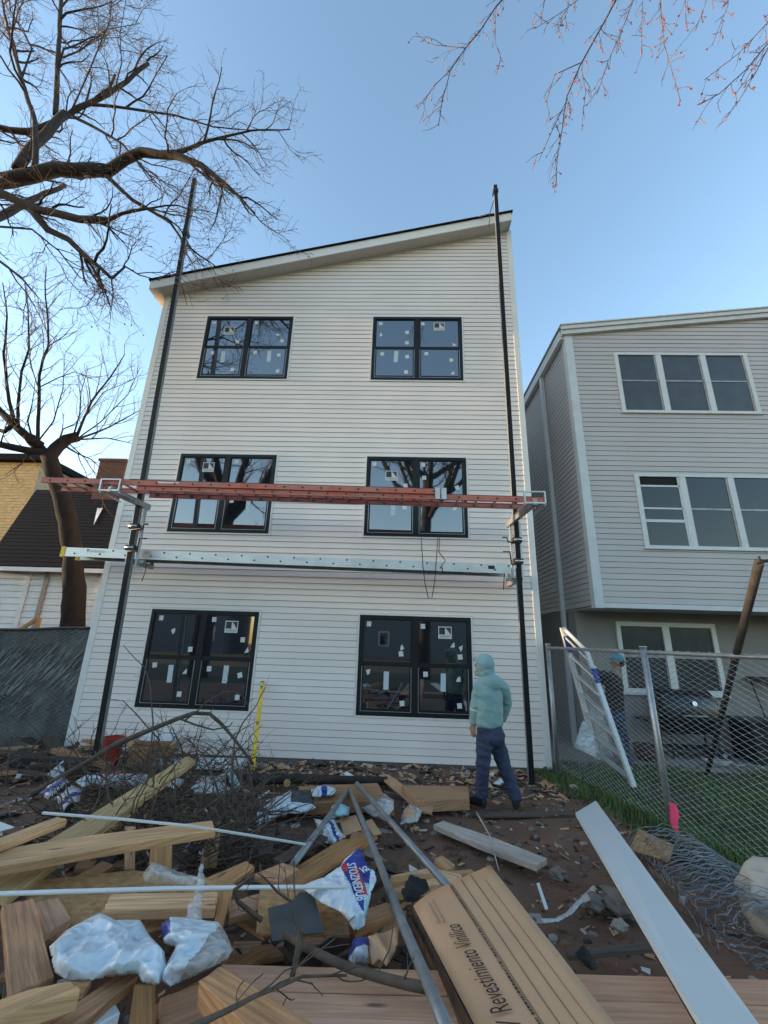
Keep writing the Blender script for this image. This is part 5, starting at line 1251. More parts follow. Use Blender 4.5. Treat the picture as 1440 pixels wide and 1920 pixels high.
# centre
slab('board', 'long reddish board lying towards the house left of the steel pipes', 'board', [(638, 1574, .22), (708, 1567, .22), (560, 1664, .34), (497, 1660, .34)], .03, 'w_orange')
slab('strand_board', 'strand board piece under the dark felt and printed wrap', 'board', [(487, 1668, .40), (560, 1664, .40), (650, 1690, .38), (656, 1752, .36), (480, 1749, .36)], .02, 'osb')
slab('board', 'pale chipped board left of the tilted brown block', 'board', [(388, 1645, .42), (463, 1613, .42), (478, 1625, .42), (428, 1660, .42)], .03, 'w_orange')
slab('board', 'tilted brown block right of the chipped board', 'board', [(477, 1638, .44), (530, 1617, .46), (562, 1628, .46), (524, 1654, .44)], .05, 'w_brown')
slab('felt_piece', 'left dark grey felt shingle piece on the strand board', 'shingle', [(502, 1702, .44), (547, 1691, .45), (556, 1758, .44), (510, 1764, .43)], .008, 'tarp')
slab('felt_piece', 'right dark grey felt shingle piece under the printed wrap', 'shingle', [(545, 1690, .46), (562, 1671, .46), (588, 1673, .46), (608, 1748, .44), (555, 1752, .44)], .008, 'tarp')
slab('board', 'tan plank under the steel pipe with rusty end', 'plank', [(729, 1642, .2), (808, 1626, .2), (866, 1640, .2), (846, 1654, .2), (738, 1672, .2)], .06, 'w_tan')
slab('block', 'small orange wood block beside the longer steel pipe', 'block', [(814, 1611, .16), (829, 1603, .16), (853, 1621, .16), (839, 1631, .16)], .06, 'w_orange')
slab('board', 'weathered grey board with rough ends lying on the dirt right of centre', 'plank', [(812, 1546, .08), (829, 1538, .08), (925, 1570, .08), (1026, 1609, .08), (1006, 1623, .08), (900, 1583, .08)], .05, 'w_grey')
slab('picket', 'orange pointed picket lying across the old beam', 'picket', [(710, 1453, .10), (728, 1451, .10), (813, 1511, .10), (809, 1523, .10), (788, 1520, .10)], .03, 'w_orange')
slab('beam', 'left old cracked timber beam on the ground near the house', 'beam', [(560, 1474, .16), (708, 1468, .16), (726, 1500, .16), (575, 1506, .16)], .12, 'w_brown')
slab('beam', 'right old cracked timber beam behind the pointed picket', 'beam', [(752, 1472, .16), (878, 1474, .16), (880, 1498, .16), (780, 1502, .16)], .12, 'w_brown')
slab('board', 'thin dark board lying flat under the boots of the hooded person', 'plank', [(895, 1522, .0), (1075, 1520, .0), (1078, 1527, .0), (893, 1529, .0)], .03, 'w_dark')
slab('cardboard_scrap', 'torn brown cardboard scrap left of the middle pipe', 'cardboard', [(636, 1533, .16), (668, 1528, .18), (679, 1555, .16), (645, 1567, .14)], .006, 'card')
slab('cardboard_scrap', 'torn brown cardboard scrap right of the middle pipe', 'cardboard', [(684, 1540, .12), (697, 1535, .12), (716, 1563, .10), (700, 1566, .10)], .006, 'card')
# log
stick('log', 'dark round log lying level in front of the white house wall', 'log', [gp(412, 1462, .07), gp(560, 1461, .09), gp(725, 1464, .07)], .075, .05, 'bark')
mb = MB(); p = gp(538, 1468, .10); mb.tube([p, p+V((.01, -.03, .005))], .045, 12); tag(mb.build('log_end', MT['w_tan']), 'small pale sawn branch end on the dark log', 'log')
# deck boards along the bottom edge
for i, (y0, y1, z) in enumerate(((1810, 1857, .50), (1859, 1903, .502), (1905, 1990, .498))):
    L = ('far', 'middle', 'near')[i]
    slab('deck_board', '%s reddish board of the three lying level along the bottom edge' % L, 'board', [(415-i*6, y0-3, z), (1445, y0+26, z), (1460, y1+26, z), (405-i*8, y1-3, z)], .04, 'w_red')
# steel pipes
def pipe(label, pts, r_):
    mb = MB(); mb.tube([gp(*p) for p in pts], r_, 12); tag(mb.build('steel_pipe', MT['pipe']), label, 'pipe')
pipe('right grey steel pipe running from the beam to the corner of the big cardboard', [(669, 1469, .20), (845, 1668, .42)], .026)
pipe('middle grey steel pipe passing right of the printed wrap to the bottom edge', [(657, 1484, .20), (699, 1586, .32), (751, 1722, .50), (805, 1850, .62), (850, 1960, .70)], .026)
pipe('left grey steel pipe slanting down left to the white strip', [(652, 1484, .20), (549, 1622, .34)], .027)

# ------------------------------------------------------------------ wraps and bags
def bag_regions(x, y):
    # printed wrap: blue band, red stripe, white remainder, px coordinates
    u = (x-560)*9; v = (y-1580)*9
    def side(ax, ay, bx, by): return (bx-ax)*(v-ay)-(by-ay)*(u-ax)
    if u > 1180 and v > 430 and u > 1230-(v-430)*.25: return 0
    l1 = 700+(v-400)*.46        # left border of the print
    if v < 400: l1 = 700+(400-v)*1.0
    if u < l1: return 0
    red0 = 900+(v-450)*.33; red1 = red0+110
    if v > 420 and v < 920 and red0 < u < red1: return 2
    if v < 500 and u < 830 and v > 340: return 2
    if u > 1090 and v > 720: return 3
    if v > 1180: return 0
    return 1
def printed_text(mb):
    a, b = gp(655.5, 1629, .60), gp(676, 1700, .56); ex = (b-a).normalized(); n = Z; ey = n.cross(ex).normalized()
    add_text(mb, 'STOZNEDUB', a+Z*.03-ey*.02, ex, ey, (b-a).length, .055, 0)
    a, b = gp(672, 1638, .60), gp(688, 1652, .60); ex = (b-a).normalized(); ey = n.cross(ex).normalized(); add_text(mb, 'SE', a+Z*.03, ex, ey, .06, .05, 0)
crumple('printed_wrap', 'white plastic wrap with a blue and red printed band draped over the pile centre', 'plastic wrap',
        [(560, 1664), (608, 1645), (638, 1624), (648, 1610), (674, 1590), (688, 1622), (704, 1635), (706, 1650), (696, 1675), (683, 1736), (672, 1745), (663, 1744), (652, 1727), (638, 1710), (604, 1694), (588, 1683), (575, 1672)],
        .52, .045, ['bag_white', 'bag_blue', 'bag_red', 'bag_teal'], bag_regions, 2, 5, 5, zf=lambda x, y: .60-.0012*(y-1600)-.0006*max(0, 620-x), extra=printed_text)
crumple('plastic_wrap', 'large pale blue white crumpled wrap lying on the boards at lower left', 'plastic wrap',
        [(93, 1777), (125, 1745), (187, 1712), (215, 1728), (262, 1726), (283, 1760), (307, 1788), (312, 1818), (296, 1848), (268, 1842), (258, 1826), (205, 1832), (150, 1840), (128, 1840), (103, 1824)],
        .62, .05, ['bag_white'], None, 2.5, 3, 5, hump=.03)
crumple('plastic_wrap', 'smaller crumpled white bag with torn clear side right of the large wrap', 'plastic wrap',
        [(302, 1735), (320, 1721), (345, 1722), (408, 1730), (422, 1748), (437, 1785), (425, 1800), (398, 1815), (372, 1828), (320, 1848), (298, 1838), (318, 1800), (330, 1778), (308, 1770)],
        .62, .06, ['bag_white', 'film', 'bag_blue'], lambda x, y: 1 if x > 330+(1848-y)*.75 and y > 1735 else (2 if x < 318 and y < 1762 else 0), 2.5, 8, 6, hump=.03)
crumple('clear_film', 'crumpled clear plastic film on the strand board above the white strip', 'plastic film',
        [(268, 1640), (285, 1618), (315, 1628), (350, 1640), (378, 1646), (380, 1660), (350, 1664), (272, 1656)], .5, .05, ['film'], None, 3, 4, 8, hump=.05)
crumple('clear_film', 'narrow clear film ribbon hanging over the white strip', 'plastic film',
        [(374, 1622), (381, 1620), (384, 1660), (376, 1700), (378, 1728), (348, 1730), (352, 1700), (364, 1680)], .60, .03, ['film'], None, 3, 6, 6)
W = [('flat red and white printed wrap by the left pole foot', [(140, 1466), (165, 1452), (195, 1447), (255, 1449), (281, 1452), (275, 1467), (252, 1478), (200, 1478), (175, 1468), (155, 1478)], .14, ['bag_dirty', 'bag_red', 'bag_blue', 'bag_white'],
      lambda x, y: 1 if (x > 188 and y < 1454 and x < 262) else (2 if x < 200 and y < 1452 else (3 if x < 190 or noise.noise(V((x*.08, y*.1, 2))) > 0 else 0))),
     ('dark and white printed wrap in a heap left of the pile', [(73, 1488), (93, 1472), (120, 1457), (134, 1472), (153, 1483), (147, 1513), (117, 1528), (108, 1502), (90, 1500)], .32, ['bag_dirty', 'bag_blue', 'black_cloth'], lambda x, y: (0, 0, 1, 0, 2)[int((x*.6+y*.8+9*noise.noise(V((x*.03, y*.03, 1))))/7) % 5]),
     ('small white wrap scrap right of the sloping plank', [(311, 1475), (333, 1456), (349, 1463), (338, 1476), (328, 1481)], .22, ['bag_white'], None),
     ('grey white wrap sheet behind the brush', [(356, 1479), (378, 1455), (403, 1454), (431, 1477), (432, 1491), (365, 1486)], .2, ['bag_dirty', 'bag_white'], lambda x, y: 1 if y > 1474 else 0),
     ('blue white bag standing behind the brush stems', [(404, 1460), (422, 1443), (436, 1443), (453, 1477), (440, 1483), (431, 1470), (426, 1455), (415, 1470)], .24, ['bag_dirty', 'bag_teal'], lambda x, y: 1 if x > 428 else 0),
     ('long grey and white wrap left of the pipe ends', [(473, 1540), (483, 1521), (518, 1497), (546, 1482), (584, 1481), (592, 1515), (574, 1525), (525, 1528), (504, 1540), (487, 1547)], .14, ['bag_white', 'tarp', 'bag_blue'], lambda x, y: 1 if (x > 545 and y < 1512) else (2 if x < 505 and noise.noise(V((x*.1, y*.1, 3))) > .15 else 0)),
     ('small white wrap with dark print by the old beam', [(583, 1481), (608, 1470), (631, 1480), (626, 1491), (587, 1496)], .2, ['bag_white', 'bag_blue'], lambda x, y: 1 if 603 < x < 614 else 0),
     ('pale teal wrap scrap beside the left pipe', [(621, 1514), (633, 1505), (656, 1514), (654, 1529), (622, 1535)], .2, ['bag_teal'], None),
     ('torn blue and white printed wrap under the cardboard scrap', [(588, 1535), (605, 1539), (626, 1537), (640, 1562), (649, 1570), (626, 1585), (597, 1578), (596, 1556)], .2, ['bag_white', 'bag_blue', 'bag_dirty'], lambda x, y: (0, 1, 0, 2)[int((x*.8-y*.5+9*noise.noise(V((x*.03, y*.03, 1))))/8) % 4]),
     ('white translucent rag between the steel pipes', [(677, 1515), (695, 1507), (719, 1487), (738, 1500), (738, 1518), (723, 1540), (698, 1532)], .12, ['bag_dirty', 'film'], lambda x, y: 1 if y < 1505 else 0),
     ('small clear bag with a brown scrap right of the pipes', [(768, 1507), (793, 1521), (783, 1542), (750, 1547), (756, 1521)], .08, ['film', 'card', 'bag_dirty'], lambda x, y: 1 if 757 < x < 774 and 1516 < y < 1538 else (2 if x > 780 else 0)),
     ('white scrap between the hooded person\'s feet', [(925, 1467), (940, 1459), (955, 1466), (930, 1473)], .05, ['bag_white'], None),
     ('blue and white wrap fragment by the dark hollow below the printed wrap', [(652, 1800), (662, 1762), (678, 1757), (694, 1762), (690, 1806), (668, 1812)], .4, ['bag_white', 'bag_blue'], lambda x, y: 1 if y < 1786+(675-x)*.7 else 0)]
for i, (lb, poly, z, ms, mf) in enumerate(W): crumple('plastic_wrap', lb, 'plastic wrap', poly, z, .05, ms, mf, 2.5, 20+i, 8, hump=.05)
crumple('paper_scrap', 'torn brown packing paper by the dark hollow left of the middle pipe', 'paper', [(690, 1757), (718, 1750), (748, 1735), (746, 1772), (735, 1800), (725, 1815), (712, 1800), (696, 1812)], .42, .04, ['card'], None, 3, 41, 6)
crumple('felt_piece', 'crumpled black felt under the tan plank by the pipe', 'felt', [(752, 1672), (768, 1640), (800, 1650), (806, 1668), (775, 1695), (757, 1690)], .28, .05, ['black_cloth'], None, 4, 42, 6)
slab('foam_strip', 'short white foam strip at the wall foot behind the box', 'foam', [(314, 1420, .06), (341, 1420, .06), (338, 1430, .06), (312, 1430, .06)], .04, 'foam')
slab('foam_strip', 'long white foam strip at the wall foot left of the yellow level', 'foam', [(366, 1420, .07), (471, 1421, .07), (452, 1440, .06), (367, 1437, .06)], .04, 'foam')
slab('foam_strip', 'white panel offcut standing by the left corner of the white house', 'panel', [(88, 1452, .18), (119, 1425, .22), (121, 1447, .12), (106, 1458, .12)], .01, 'foam')
# open cardboard box by the wall
bx = gp(272, 1440, .0); bo = thing('cardboard_box', 'open brown cardboard box with white inner flaps by the house wall', 'box', (bx.x, bx.y+.12, .0))
Rz = Matrix.Rotation(.12, 3, 'Z'); c = V((bx.x, bx.y+.15, 0)); bw, bd, bh = .56, .40, .30
def bp(x, y, z): return c+Rz @ V((x, y, z))
mb = MB()
for a, b in (((-bw/2, -bd/2), (bw/2, -bd/2)), ((bw/2, -bd/2), (bw/2, bd/2)), ((bw/2, bd/2), (-bw/2, bd/2)), ((-bw/2, bd/2), (-bw/2, -bd/2))):
    p, q = bp(*a, 0), bp(*b, 0); n = Z.cross(q-p).normalized()*.006; mb.prism([p, q, q+Z*bh, p+Z*bh], n)
mb.prism([bp(-bw/2, -bd/2, .01), bp(bw/2, -bd/2, .01), bp(bw/2, bd/2, .01), bp(-bw/2, bd/2, .01)], (0, 0, -.006)); mb.build('box_walls', MT['w_brown'], bo)
for (a, b, d, mt) in (((-bw/2, -bd/2), (-bw/2, bd/2), (-.15, 0, .08), 'card'), ((bw/2, -bd/2), (bw/2, bd/2), (.12, 0, .12), 'foam'), ((-bw/2, bd/2), (bw/2, bd/2), (0, .06, .14), 'foam')):
    p, q = bp(*a, bh), bp(*b, bh); mb = MB(); mb.prism([p, q, q+Rz @ V(d), p+Rz @ V(d)], (0, 0, -.006)); mb.build('flap', MT[mt], bo)
p, q = bp(.10, -bd/2-.008, .03), bp(bw/2-.02, -bd/2-.008, .03); mb = MB(); mb.prism([p, q, q+Z*.12, p+Z*.12], (0, .004, 0)); mb.build('label_patch', MT['foam'], bo)
# red bucket
bk = gp(196, 1440, .0); bu = thing('red_bucket', 'red plastic bucket beside the foot of the left scaffold pole', 'bucket', (bk.x, bk.y+.1, 0))
c = V((bk.x, bk.y+.1, 0)); mb = MB(); mb.tube([c, c+Z*.26, c+Z*.40], [.115, .135, .145], 18, cap=False); mb.tube([c+Z*.006, c+Z*.01], .113, 18); mb.build('pail', MT['red_plastic'], bu)
mb = MB(); mb.tube([c+V((math.cos(a*.35)*.148, math.sin(a*.35)*.148, .40)) for a in range(19)], .010, 6); mb.build('rim', MT['red_plastic'], bu)
mb = MB(); mb.tube([c+V((-.15, 0, .38)), c+V((-.12, -.12, .30)), c+V((0, -.17, .26)), c+V((.12, -.12, .30)), c+V((.15, 0, .38))], .004, 5); mb.build('handle', MT['steel_dark'], bu)
# spirit level
a, b = gp(473, 1446, .0), yp(492, 1279, 7.93); lv = thing('spirit_level', 'long yellow spirit level leaning on the white wall beside the lower left window', 'level', tuple(a))
mb = MB(); mb.beam(a, b, .062, .026, up=(0, -1, 0)); mb.build('bar', MT['yellow'], lv)
for t in (.05, .5, .93):
    c = a.lerp(b, t); mb = MB(); mb.beam(c-(b-a)*.018, c+(b-a)*.018, .036, .030, up=(0, -1, 0)); v_ = mb.build('vial_window', MT['steel_dark'], lv)
    mb = MB(); mb.beam(c-(b-a)*.008+V((0, -.016, 0)), c+(b-a)*.008+V((0, -.016, 0)), .016, .006, up=(0, -1, 0)); mb.build('vial', MT['chrome'], v_)
for t in (0, 1):
    c = a.lerp(b, t); mb = MB(); mb.beam(c-(b-a)*.006, c+(b-a)*.006, .066, .030, up=(0, -1, 0)); mb.build('end_cap', MT['steel_dark'], lv)

# ------------------------------------------------------------------ big carton, white coil sheet
ct = thing('siding_carton', 'large opened cardboard siding carton with printed lettering in the right foreground', 'carton', tuple(gp(900, 1800, .55)))
A, B, C_, D = gp(761, 1689, .52), gp(919, 1623, .52), gp(1160, 1930, .68), gp(905, 1935, .66)
E1 = (C_-B)
D2 = A+E1*((D-A).dot(E1)/E1.dot(E1)); n = (C_-B).cross(A-B).normalized()
if n.z < 0: n = -n
ex = E1.normalized(); ey = n.cross(ex).normalized()      # ex along carton towards the camera, ey across
Wd = abs((A-B).dot(ey)); sgn = 1 if (A-B).dot(ey) > 0 else -1
def puv(x, y):                                            # point of the carton plane seen at (x, y)
    d = ray(x, y); q = CAM+d*((B-CAM).dot(n)/d.dot(n))-B; return q.dot(ex), sgn*q.dot(ey)
uD, vD = puv(893, 1912); kD = (vD/Wd-1)/uD
def cp(u, v, h=0): return B+ex*u+ey*(sgn*v*(1+kD*max(u, 0)))+n*h           # u along, v across from right edge
L = 2.4; u0 = (A-B).dot(ex)
mb = MB(); K = 14
wob = lambda u, v: .010*noise.noise(V((u*2, v*3, 1)))
NV = 12
for i in range(K+1):
    for j in range(NV+1):
        v = Wd*j/NV; ue = u0*j/NV; u = ue+(L-ue)*i/K; mb.v.append(tuple(cp(u, v, wob(u, v)+(-.03*(j/NV)**6))))
for i in range(K):
    for j in range(NV): mb.idx((i*(NV+1)+j, (i+1)*(NV+1)+j, (i+1)*(NV+1)+j+1, i*(NV+1)+j+1), 0, None, True)
top = mb.build('top_panel', MT['card'], ct, fix=False); so_ = top.modifiers.new('thickness', 'SOLIDIFY'); so_.thickness = .006; so_.offset = 0
# flap folded down at the left side, curling, and inner layer; its dark colour stands for shade
mb = MB(); rows = 5
for i in range(K):
    for j in range(rows):
        def pt(a, b):
            u = u0+(L-u0)*a/K; t = b/rows; return cp(u, Wd+.03*math.sin(t*1.5)-.05*t*t, -.034-.26*t+.01*noise.noise(V((u*3, t*2, 4))))
        mb.face([pt(i, j), pt(i+1, j), pt(i+1, j+1), pt(i, j+1)], 0, None, True)
f_ = mb.build('side_panel', MT['card_shade'], ct, fix=False); so_ = f_.modifiers.new('thickness', 'SOLIDIFY'); so_.thickness = .006
mb = MB(); mb.beam(cp(.55, Wd+.045, -.29), cp(L, Wd+.16, -.25), .012, .010); mb.build('torn_edge', MT['card'], ct)
mb = MB()
for i in range(K):
    def pt(a, h): u = .0+L*a/K; return cp(u, -.004, h)
    mb.face([pt(i, -.003), pt(i+1, -.003), pt(i+1, -.16), pt(i, -.16)], 0)
f_ = mb.build('side_panel', MT['card'], ct, fix=False); so_ = f_.modifiers.new('thickness', 'SOLIDIFY'); so_.thickness = .006
def ontop(mb, quad, m): mb.face([cp(u, v, .0075+wob(u, v)+(-.03*(v/Wd)**6)) for u, v in quad], m)
cr = MB(); vv = [Wd*.41, Wd*.28, Wd*.165]
for k, v in enumerate(vv):
    us = u0*v/Wd+(.02 if k < 2 else .16)
    for i in range(12):
        a, b = us+(L-us)*i/12, us+(L-us)*(i+1)/12; w_ = .0042 if k < 2 else .003
        ontop(cr, [(a, v-w_/2), (b, v-w_/2), (b, v+w_/2), (a, v+w_/2)], 0)
cr.build('crease_lines', MT['ink'], ct, fix=False)
pr_ = MB(); vb = Wd*.545; r = random.Random(8)
for i in range(24):
    a, b = u0*.545+.02+(L-u0*.545)*i/24, u0*.545+.02+(L-u0*.545)*(i+1)/24
    for dv_, ww in ((-.012, .003), (-.005, .002)): ontop(pr_, [(a, vb+dv_), (b, vb+dv_), (b, vb+dv_+ww), (a, vb+dv_+ww)], 0)
    u = a
    while u < b-.012:
        l_ = r.uniform(.006, .022); ontop(pr_, [(u, vb+.001), (u+l_, vb+.001), (u+l_, vb+.014+r.uniform(-.004, .002)), (u, vb+.014)], 1 if r.random() < .25 else 0); u += l_+.004
pr_.build('printed_band', [MT['ink'], MT['ink_pale']], ct, fix=False)
tx = MB()
# lettering runs towards the far end, read with its foot to the left
h = .009
ua, va = puv(932, 1903); ub, vb2 = puv(845, 1737)
o0, o1 = cp(ua, Wd*.70, h), cp(ub, Wd*.70, h); dx_ = (o1-o0).normalized(); dy_ = n.cross(dx_).normalized()
add_text(tx, 'Revestimiento Vin\u00edlico', o0, dx_, dy_, (o1-o0).length, .085, 0)
o2 = o0-dx_*.17; tx2 = MB(); add_text(tx2, 's /', o2, dx_, dy_, .13, .085, 0)
tx.build('lettering', [MT['ink']], ct, fix=False); tx2.build('lettering', [MT['ink']], ct, fix=False)
t2 = MB()
ua, va = puv(817, 1735); ub, vb2 = puv(791, 1692)
o0, o1 = cp(ua, Wd*.80, h), cp(ub, Wd*.80, h); dx_ = (o1-o0).normalized(); dy_ = n.cross(dx_).normalized()
add_text(t2, 'Manufactured vinyl siding', o0, dx_, dy_, (o1-o0).length, .022, 0); add_text(t2, 'Revestimiento', o0+dy_*.032, dx_, dy_, (o1-o0).length*.9, .022, 0)
t2.build('small_print', [MT['ink_pale']], ct, fix=False)
# coil sheet
cs = thing('coil_sheet', 'long plain white metal trim sheet leaning towards the right corner of the photo', 'sheet', tuple(gp(1250, 1750, .5)))
a, b, c, d = gp(1079, 1524, .30), gp(1117, 1501, .30), gp(1445, 1950, .74), gp(1333, 1950, .74)
mb = MB(); mb.prism([a, b, c, d], (0, 0, -.004)); mb.build('sheet', MT['white_coil'], cs)
mb = MB(); e = (a-b).normalized()*.006; mb.prism([a, d, d+e-Z*.025, a+e-Z*.025], (0, 0, -.003)); mb.build('hemmed_edge', MT['white_coil'], cs)
mb = MB(); mb.beam(a+V((-.004, 0, -.03)), d+V((-.004, 0, -.03)), .004, .008); mb.build('dark_edge_line', MT['ink'], cs)

# ------------------------------------------------------------------ right yard oddments
slab('strand_board', 'orange strand board scrap lying by the foot of the wire fence', 'board', [(1197, 1554, .10), (1263, 1583, .10), (1255, 1613, .08), (1180, 1591, .08)], .015, 'osb')
slab('board', 'dark damp board lying on the soil beside the carton', 'plank', [(1060, 1782, .06), (1228, 1764, .06), (1236, 1775, .06), (1066, 1792, .06)], .03, 'w_dark')
crumple('black_rag', 'black cloth rag on the soil right of the carton', 'rag', [(1078, 1790), (1095, 1772), (1108, 1790), (1122, 1815), (1110, 1822), (1090, 1806)], .1, .04, ['black_cloth'], None, 4, 51, 7, hump=.03)
def rock(label, x, y, z, sz, mt, seed, st=(1, .8, .55)):
    mb = MB(); p = gp(x, y, z); mb.ball(p+V((0, 0, sz*.25)), sz, 12, 8, 0, st, .35, seed)
    for i in range(len(mb.sm)): mb.sm[i] = False
    tag(mb.build('rock', MT[mt]), label, 'rock')
rock('big grey rock half under the white trim sheet', 1165, 1705, .0, .14, 'stone', 3, (1, 1.1, .55)); rock('flat grey stone left of the big rock', 1113, 1700, .0, .10, 'stone', 4)
rock('pale stone below the big rock', 1163, 1740, .0, .055, 'stone2', 5); rock('brown stone on the dirt right of the weathered board', 1047, 1645, .0, .08, 'stone', 6); rock('small pale rubble lump by the grass edge', 1076, 1478, .0, .06, 'stone2', 7)
crumple('curled_strip', 'curled whitish strip with a brown end on the soil by the rocks', 'trim strip', [(1012, 1722), (1040, 1722), (1062, 1712), (1080, 1692), (1093, 1678), (1112, 1660), (1120, 1666), (1106, 1690), (1090, 1695), (1072, 1716), (1045, 1730), (1020, 1732)], .06, .03, ['bag_dirty', 'w_grey'], lambda x, y: 1 if x > 1092 else 0, 3, 61, 6)
slab('white_strip', 'thin white strip on the dirt above the curled strip', 'trim strip', [(1006, 1656, .03), (1011, 1654, .03), (1028, 1703, .03), (1022, 1705, .03)], .008, 'white_pvc')
sk = gp(1440, 1700, .22); mb = MB(); mb.ball(sk+V((.06, .02, .02)), .20, 26, 18, 0, (1.0, .75, 1.05), .28, 12); tag(mb.build('sack', MT['sack']), 'crumpled beige cement sack at the right edge on the wire mesh', 'sack')
stick('twig_stick', 'thin pale stick crossing behind the weathered board', 'stick', [gp(893, 1522, .03), gp(918, 1566, .1), gp(935, 1632, .03)], .009, .006, 'w_grey')

# ------------------------------------------------------------------ brush
def YP(pl, Y0, Y1): return [yp(a, b, Y0+(Y1-Y0)*i/(len(pl)-1)) for i, (a, b) in enumerate(pl)]
stick('arched_branch', 'thick arched bare branch bending below the lower left window', 'branch', YP([(60, 1490), (119, 1455), (173, 1423), (221, 1394), (279, 1368), (330, 1349), (365, 1336), (394, 1338), (413, 1356), (437, 1385), (474, 1432)], 5.6, 6.2), .040, .016, 'brush', 4, 1)
stick('arched_branch', 'thin pale arched twig in front of the lower left window', 'branch', YP([(345, 1352), (368, 1335), (387, 1317), (419, 1298), (439, 1295), (458, 1308), (466, 1324)], 5.9, 6.0), .012, .005, 'brush', 1.5, 2)
stick('upright_twig', 'tall thin twig rising left of the lower left window', 'branch', YP([(279, 1470), (283, 1407), (287, 1356), (282, 1285), (272, 1253), (244, 1225), (231, 1209)], 5.7, 6.1), .012, .004, 'brush', .8, 3)
stick('forked_twig', 'forked twig leaning right towards the yellow level', 'branch', YP([(430, 1580), (436, 1500), (436, 1440), (440, 1390), (455, 1356), (480, 1324), (497, 1288)], 5.3, 6.1), .018, .005, 'brush', 3, 4)
stick('side_twig', 'thin twig arching left from the thick arched branch', 'branch', YP([(300, 1388), (279, 1366), (253, 1336), (231, 1314), (209, 1311)], 5.8, 6.0), .010, .004, 'brush', 2, 5)
stick('crossing_branch', 'branch crossing level through the middle of the brush', 'branch', YP([(330, 1345), (370, 1360), (400, 1368), (430, 1362), (436, 1354)], 5.9, 6.0), .014, .006, 'brush', 5, 6)
stick('upright_twig', 'stem rising behind the dented beam at the brush right side', 'branch', YP([(432, 1600), (425, 1560), (414, 1510), (405, 1470), (380, 1415), (352, 1385)], 4.9, 5.9), .018, .006, 'brush', 4, 7)
stick('upright_twig', 'greyish stem standing right of the brush heap', 'branch', YP([(475, 1590), (468, 1540), (455, 1480), (445, 1430), (438, 1400)], 4.9, 5.8), .016, .007, 'brush', 2, 8)
stick('leaning_stick', 'pale stick leaning at the left edge near the dark fence', 'branch', YP([(10, 1470), (40, 1430), (62, 1400), (90, 1370)], 6.6, 7.6), .02, .012, 'brush', 1, 9)
stick('leaning_stick', 'thin bare sapling stems at the left edge in front of the dark fence', 'branch', YP([(5, 1500), (15, 1440), (18, 1390), (10, 1350)], 6.2, 6.6), .014, .005, 'brush', 4, 10)
stick('stump', 'short charred post stub at the left house corner', 'post', [gp(125, 1425, 0), gp(127, 1425, 0)+V((.1, 0, .25))], .05, .035, 'w_dark')
stick('fallen_branch', 'thick dark fallen branch across the deck boards at the bottom', 'branch', [gp(a, b, z) for a, b, z in ((535, 1752, .48), (567, 1773, .54), (613, 1797, .57), (657, 1817, .56), (707, 1833, .56), (763, 1848, .58), (815, 1858, .60))], .017, .022, 'brush', 3, 11)
stick('fallen_branch', 'thin twiggy branch lying along the bottom edge left of the carton', 'branch', [gp(a, b, z) for a, b, z in ((350, 1930, .80), (430, 1893, .80), (480, 1867, .76), (530, 1847, .68), (567, 1831, .64), (650, 1828, .62))], .010, .005, 'brush', 9, 12)
stick('fallen_branch', 'knotty dark twig cluster over the long white strip', 'branch', [gp(a, b, z) for a, b, z in ((490, 1725, .5), (447, 1690, .62), (440, 1668, .70), (465, 1648, .76), (478, 1640, .78))], .014, .006, 'brush', 10, 13)
stick('fallen_branch', 'dark crooked twig right of the knotty cluster', 'branch', [gp(a, b, z) for a, b, z in ((545, 1690, .56), (520, 1672, .66), (500, 1650, .72), (482, 1636, .75))], .008, .004, 'brush', 6, 14)
stick('fallen_branch', 'barky broken stub hanging at the dark hollow', 'branch', [gp(a, b, z) for a, b, z in ((548, 1830, .50), (556, 1790, .56), (562, 1752, .60), (566, 1742, .62))], .012, .015, 'brush', 8, 15)
r = random.Random(31); mb = MB()
for i in range(700):
    px, py = r.uniform(60, 500), r.uniform(1395, 1640)
    if r.random() > 1-abs(px-330)/420: continue
    Y0 = 7.0-(py-1395)/245*2.4; p = gp(px, min(py+25, 1640), .05); p = V((p.x, p.y, r.uniform(0, .25)))
    c = wander(r, p, V((r.gauss(0, .8), r.gauss(0, .5), r.uniform(.1, 1.0))), r.uniform(.3, .95), 6, .2, V((0, 0, -.06))); ra = r.uniform(.0035, .012)
    mb.tube(c, (ra, ra*.4), 4, 0, cap=False)
    for q in range(2):
        s, tg = at_len(c, r.uniform(.3, .9)); mb.tube(wander(r, s, tg+V((r.gauss(0, .6), r.gauss(0, .6), r.gauss(.1, .5))), r.uniform(.1, .3), 3, .2, V((0, 0, 0))), (ra*.5, .0015), 3, 0, cap=False)
tag(mb.build('brush_tangle', MT['brush'], fix=False), 'tangle of thin bare twigs between the planks and the white house', 'brush', kind='stuff')

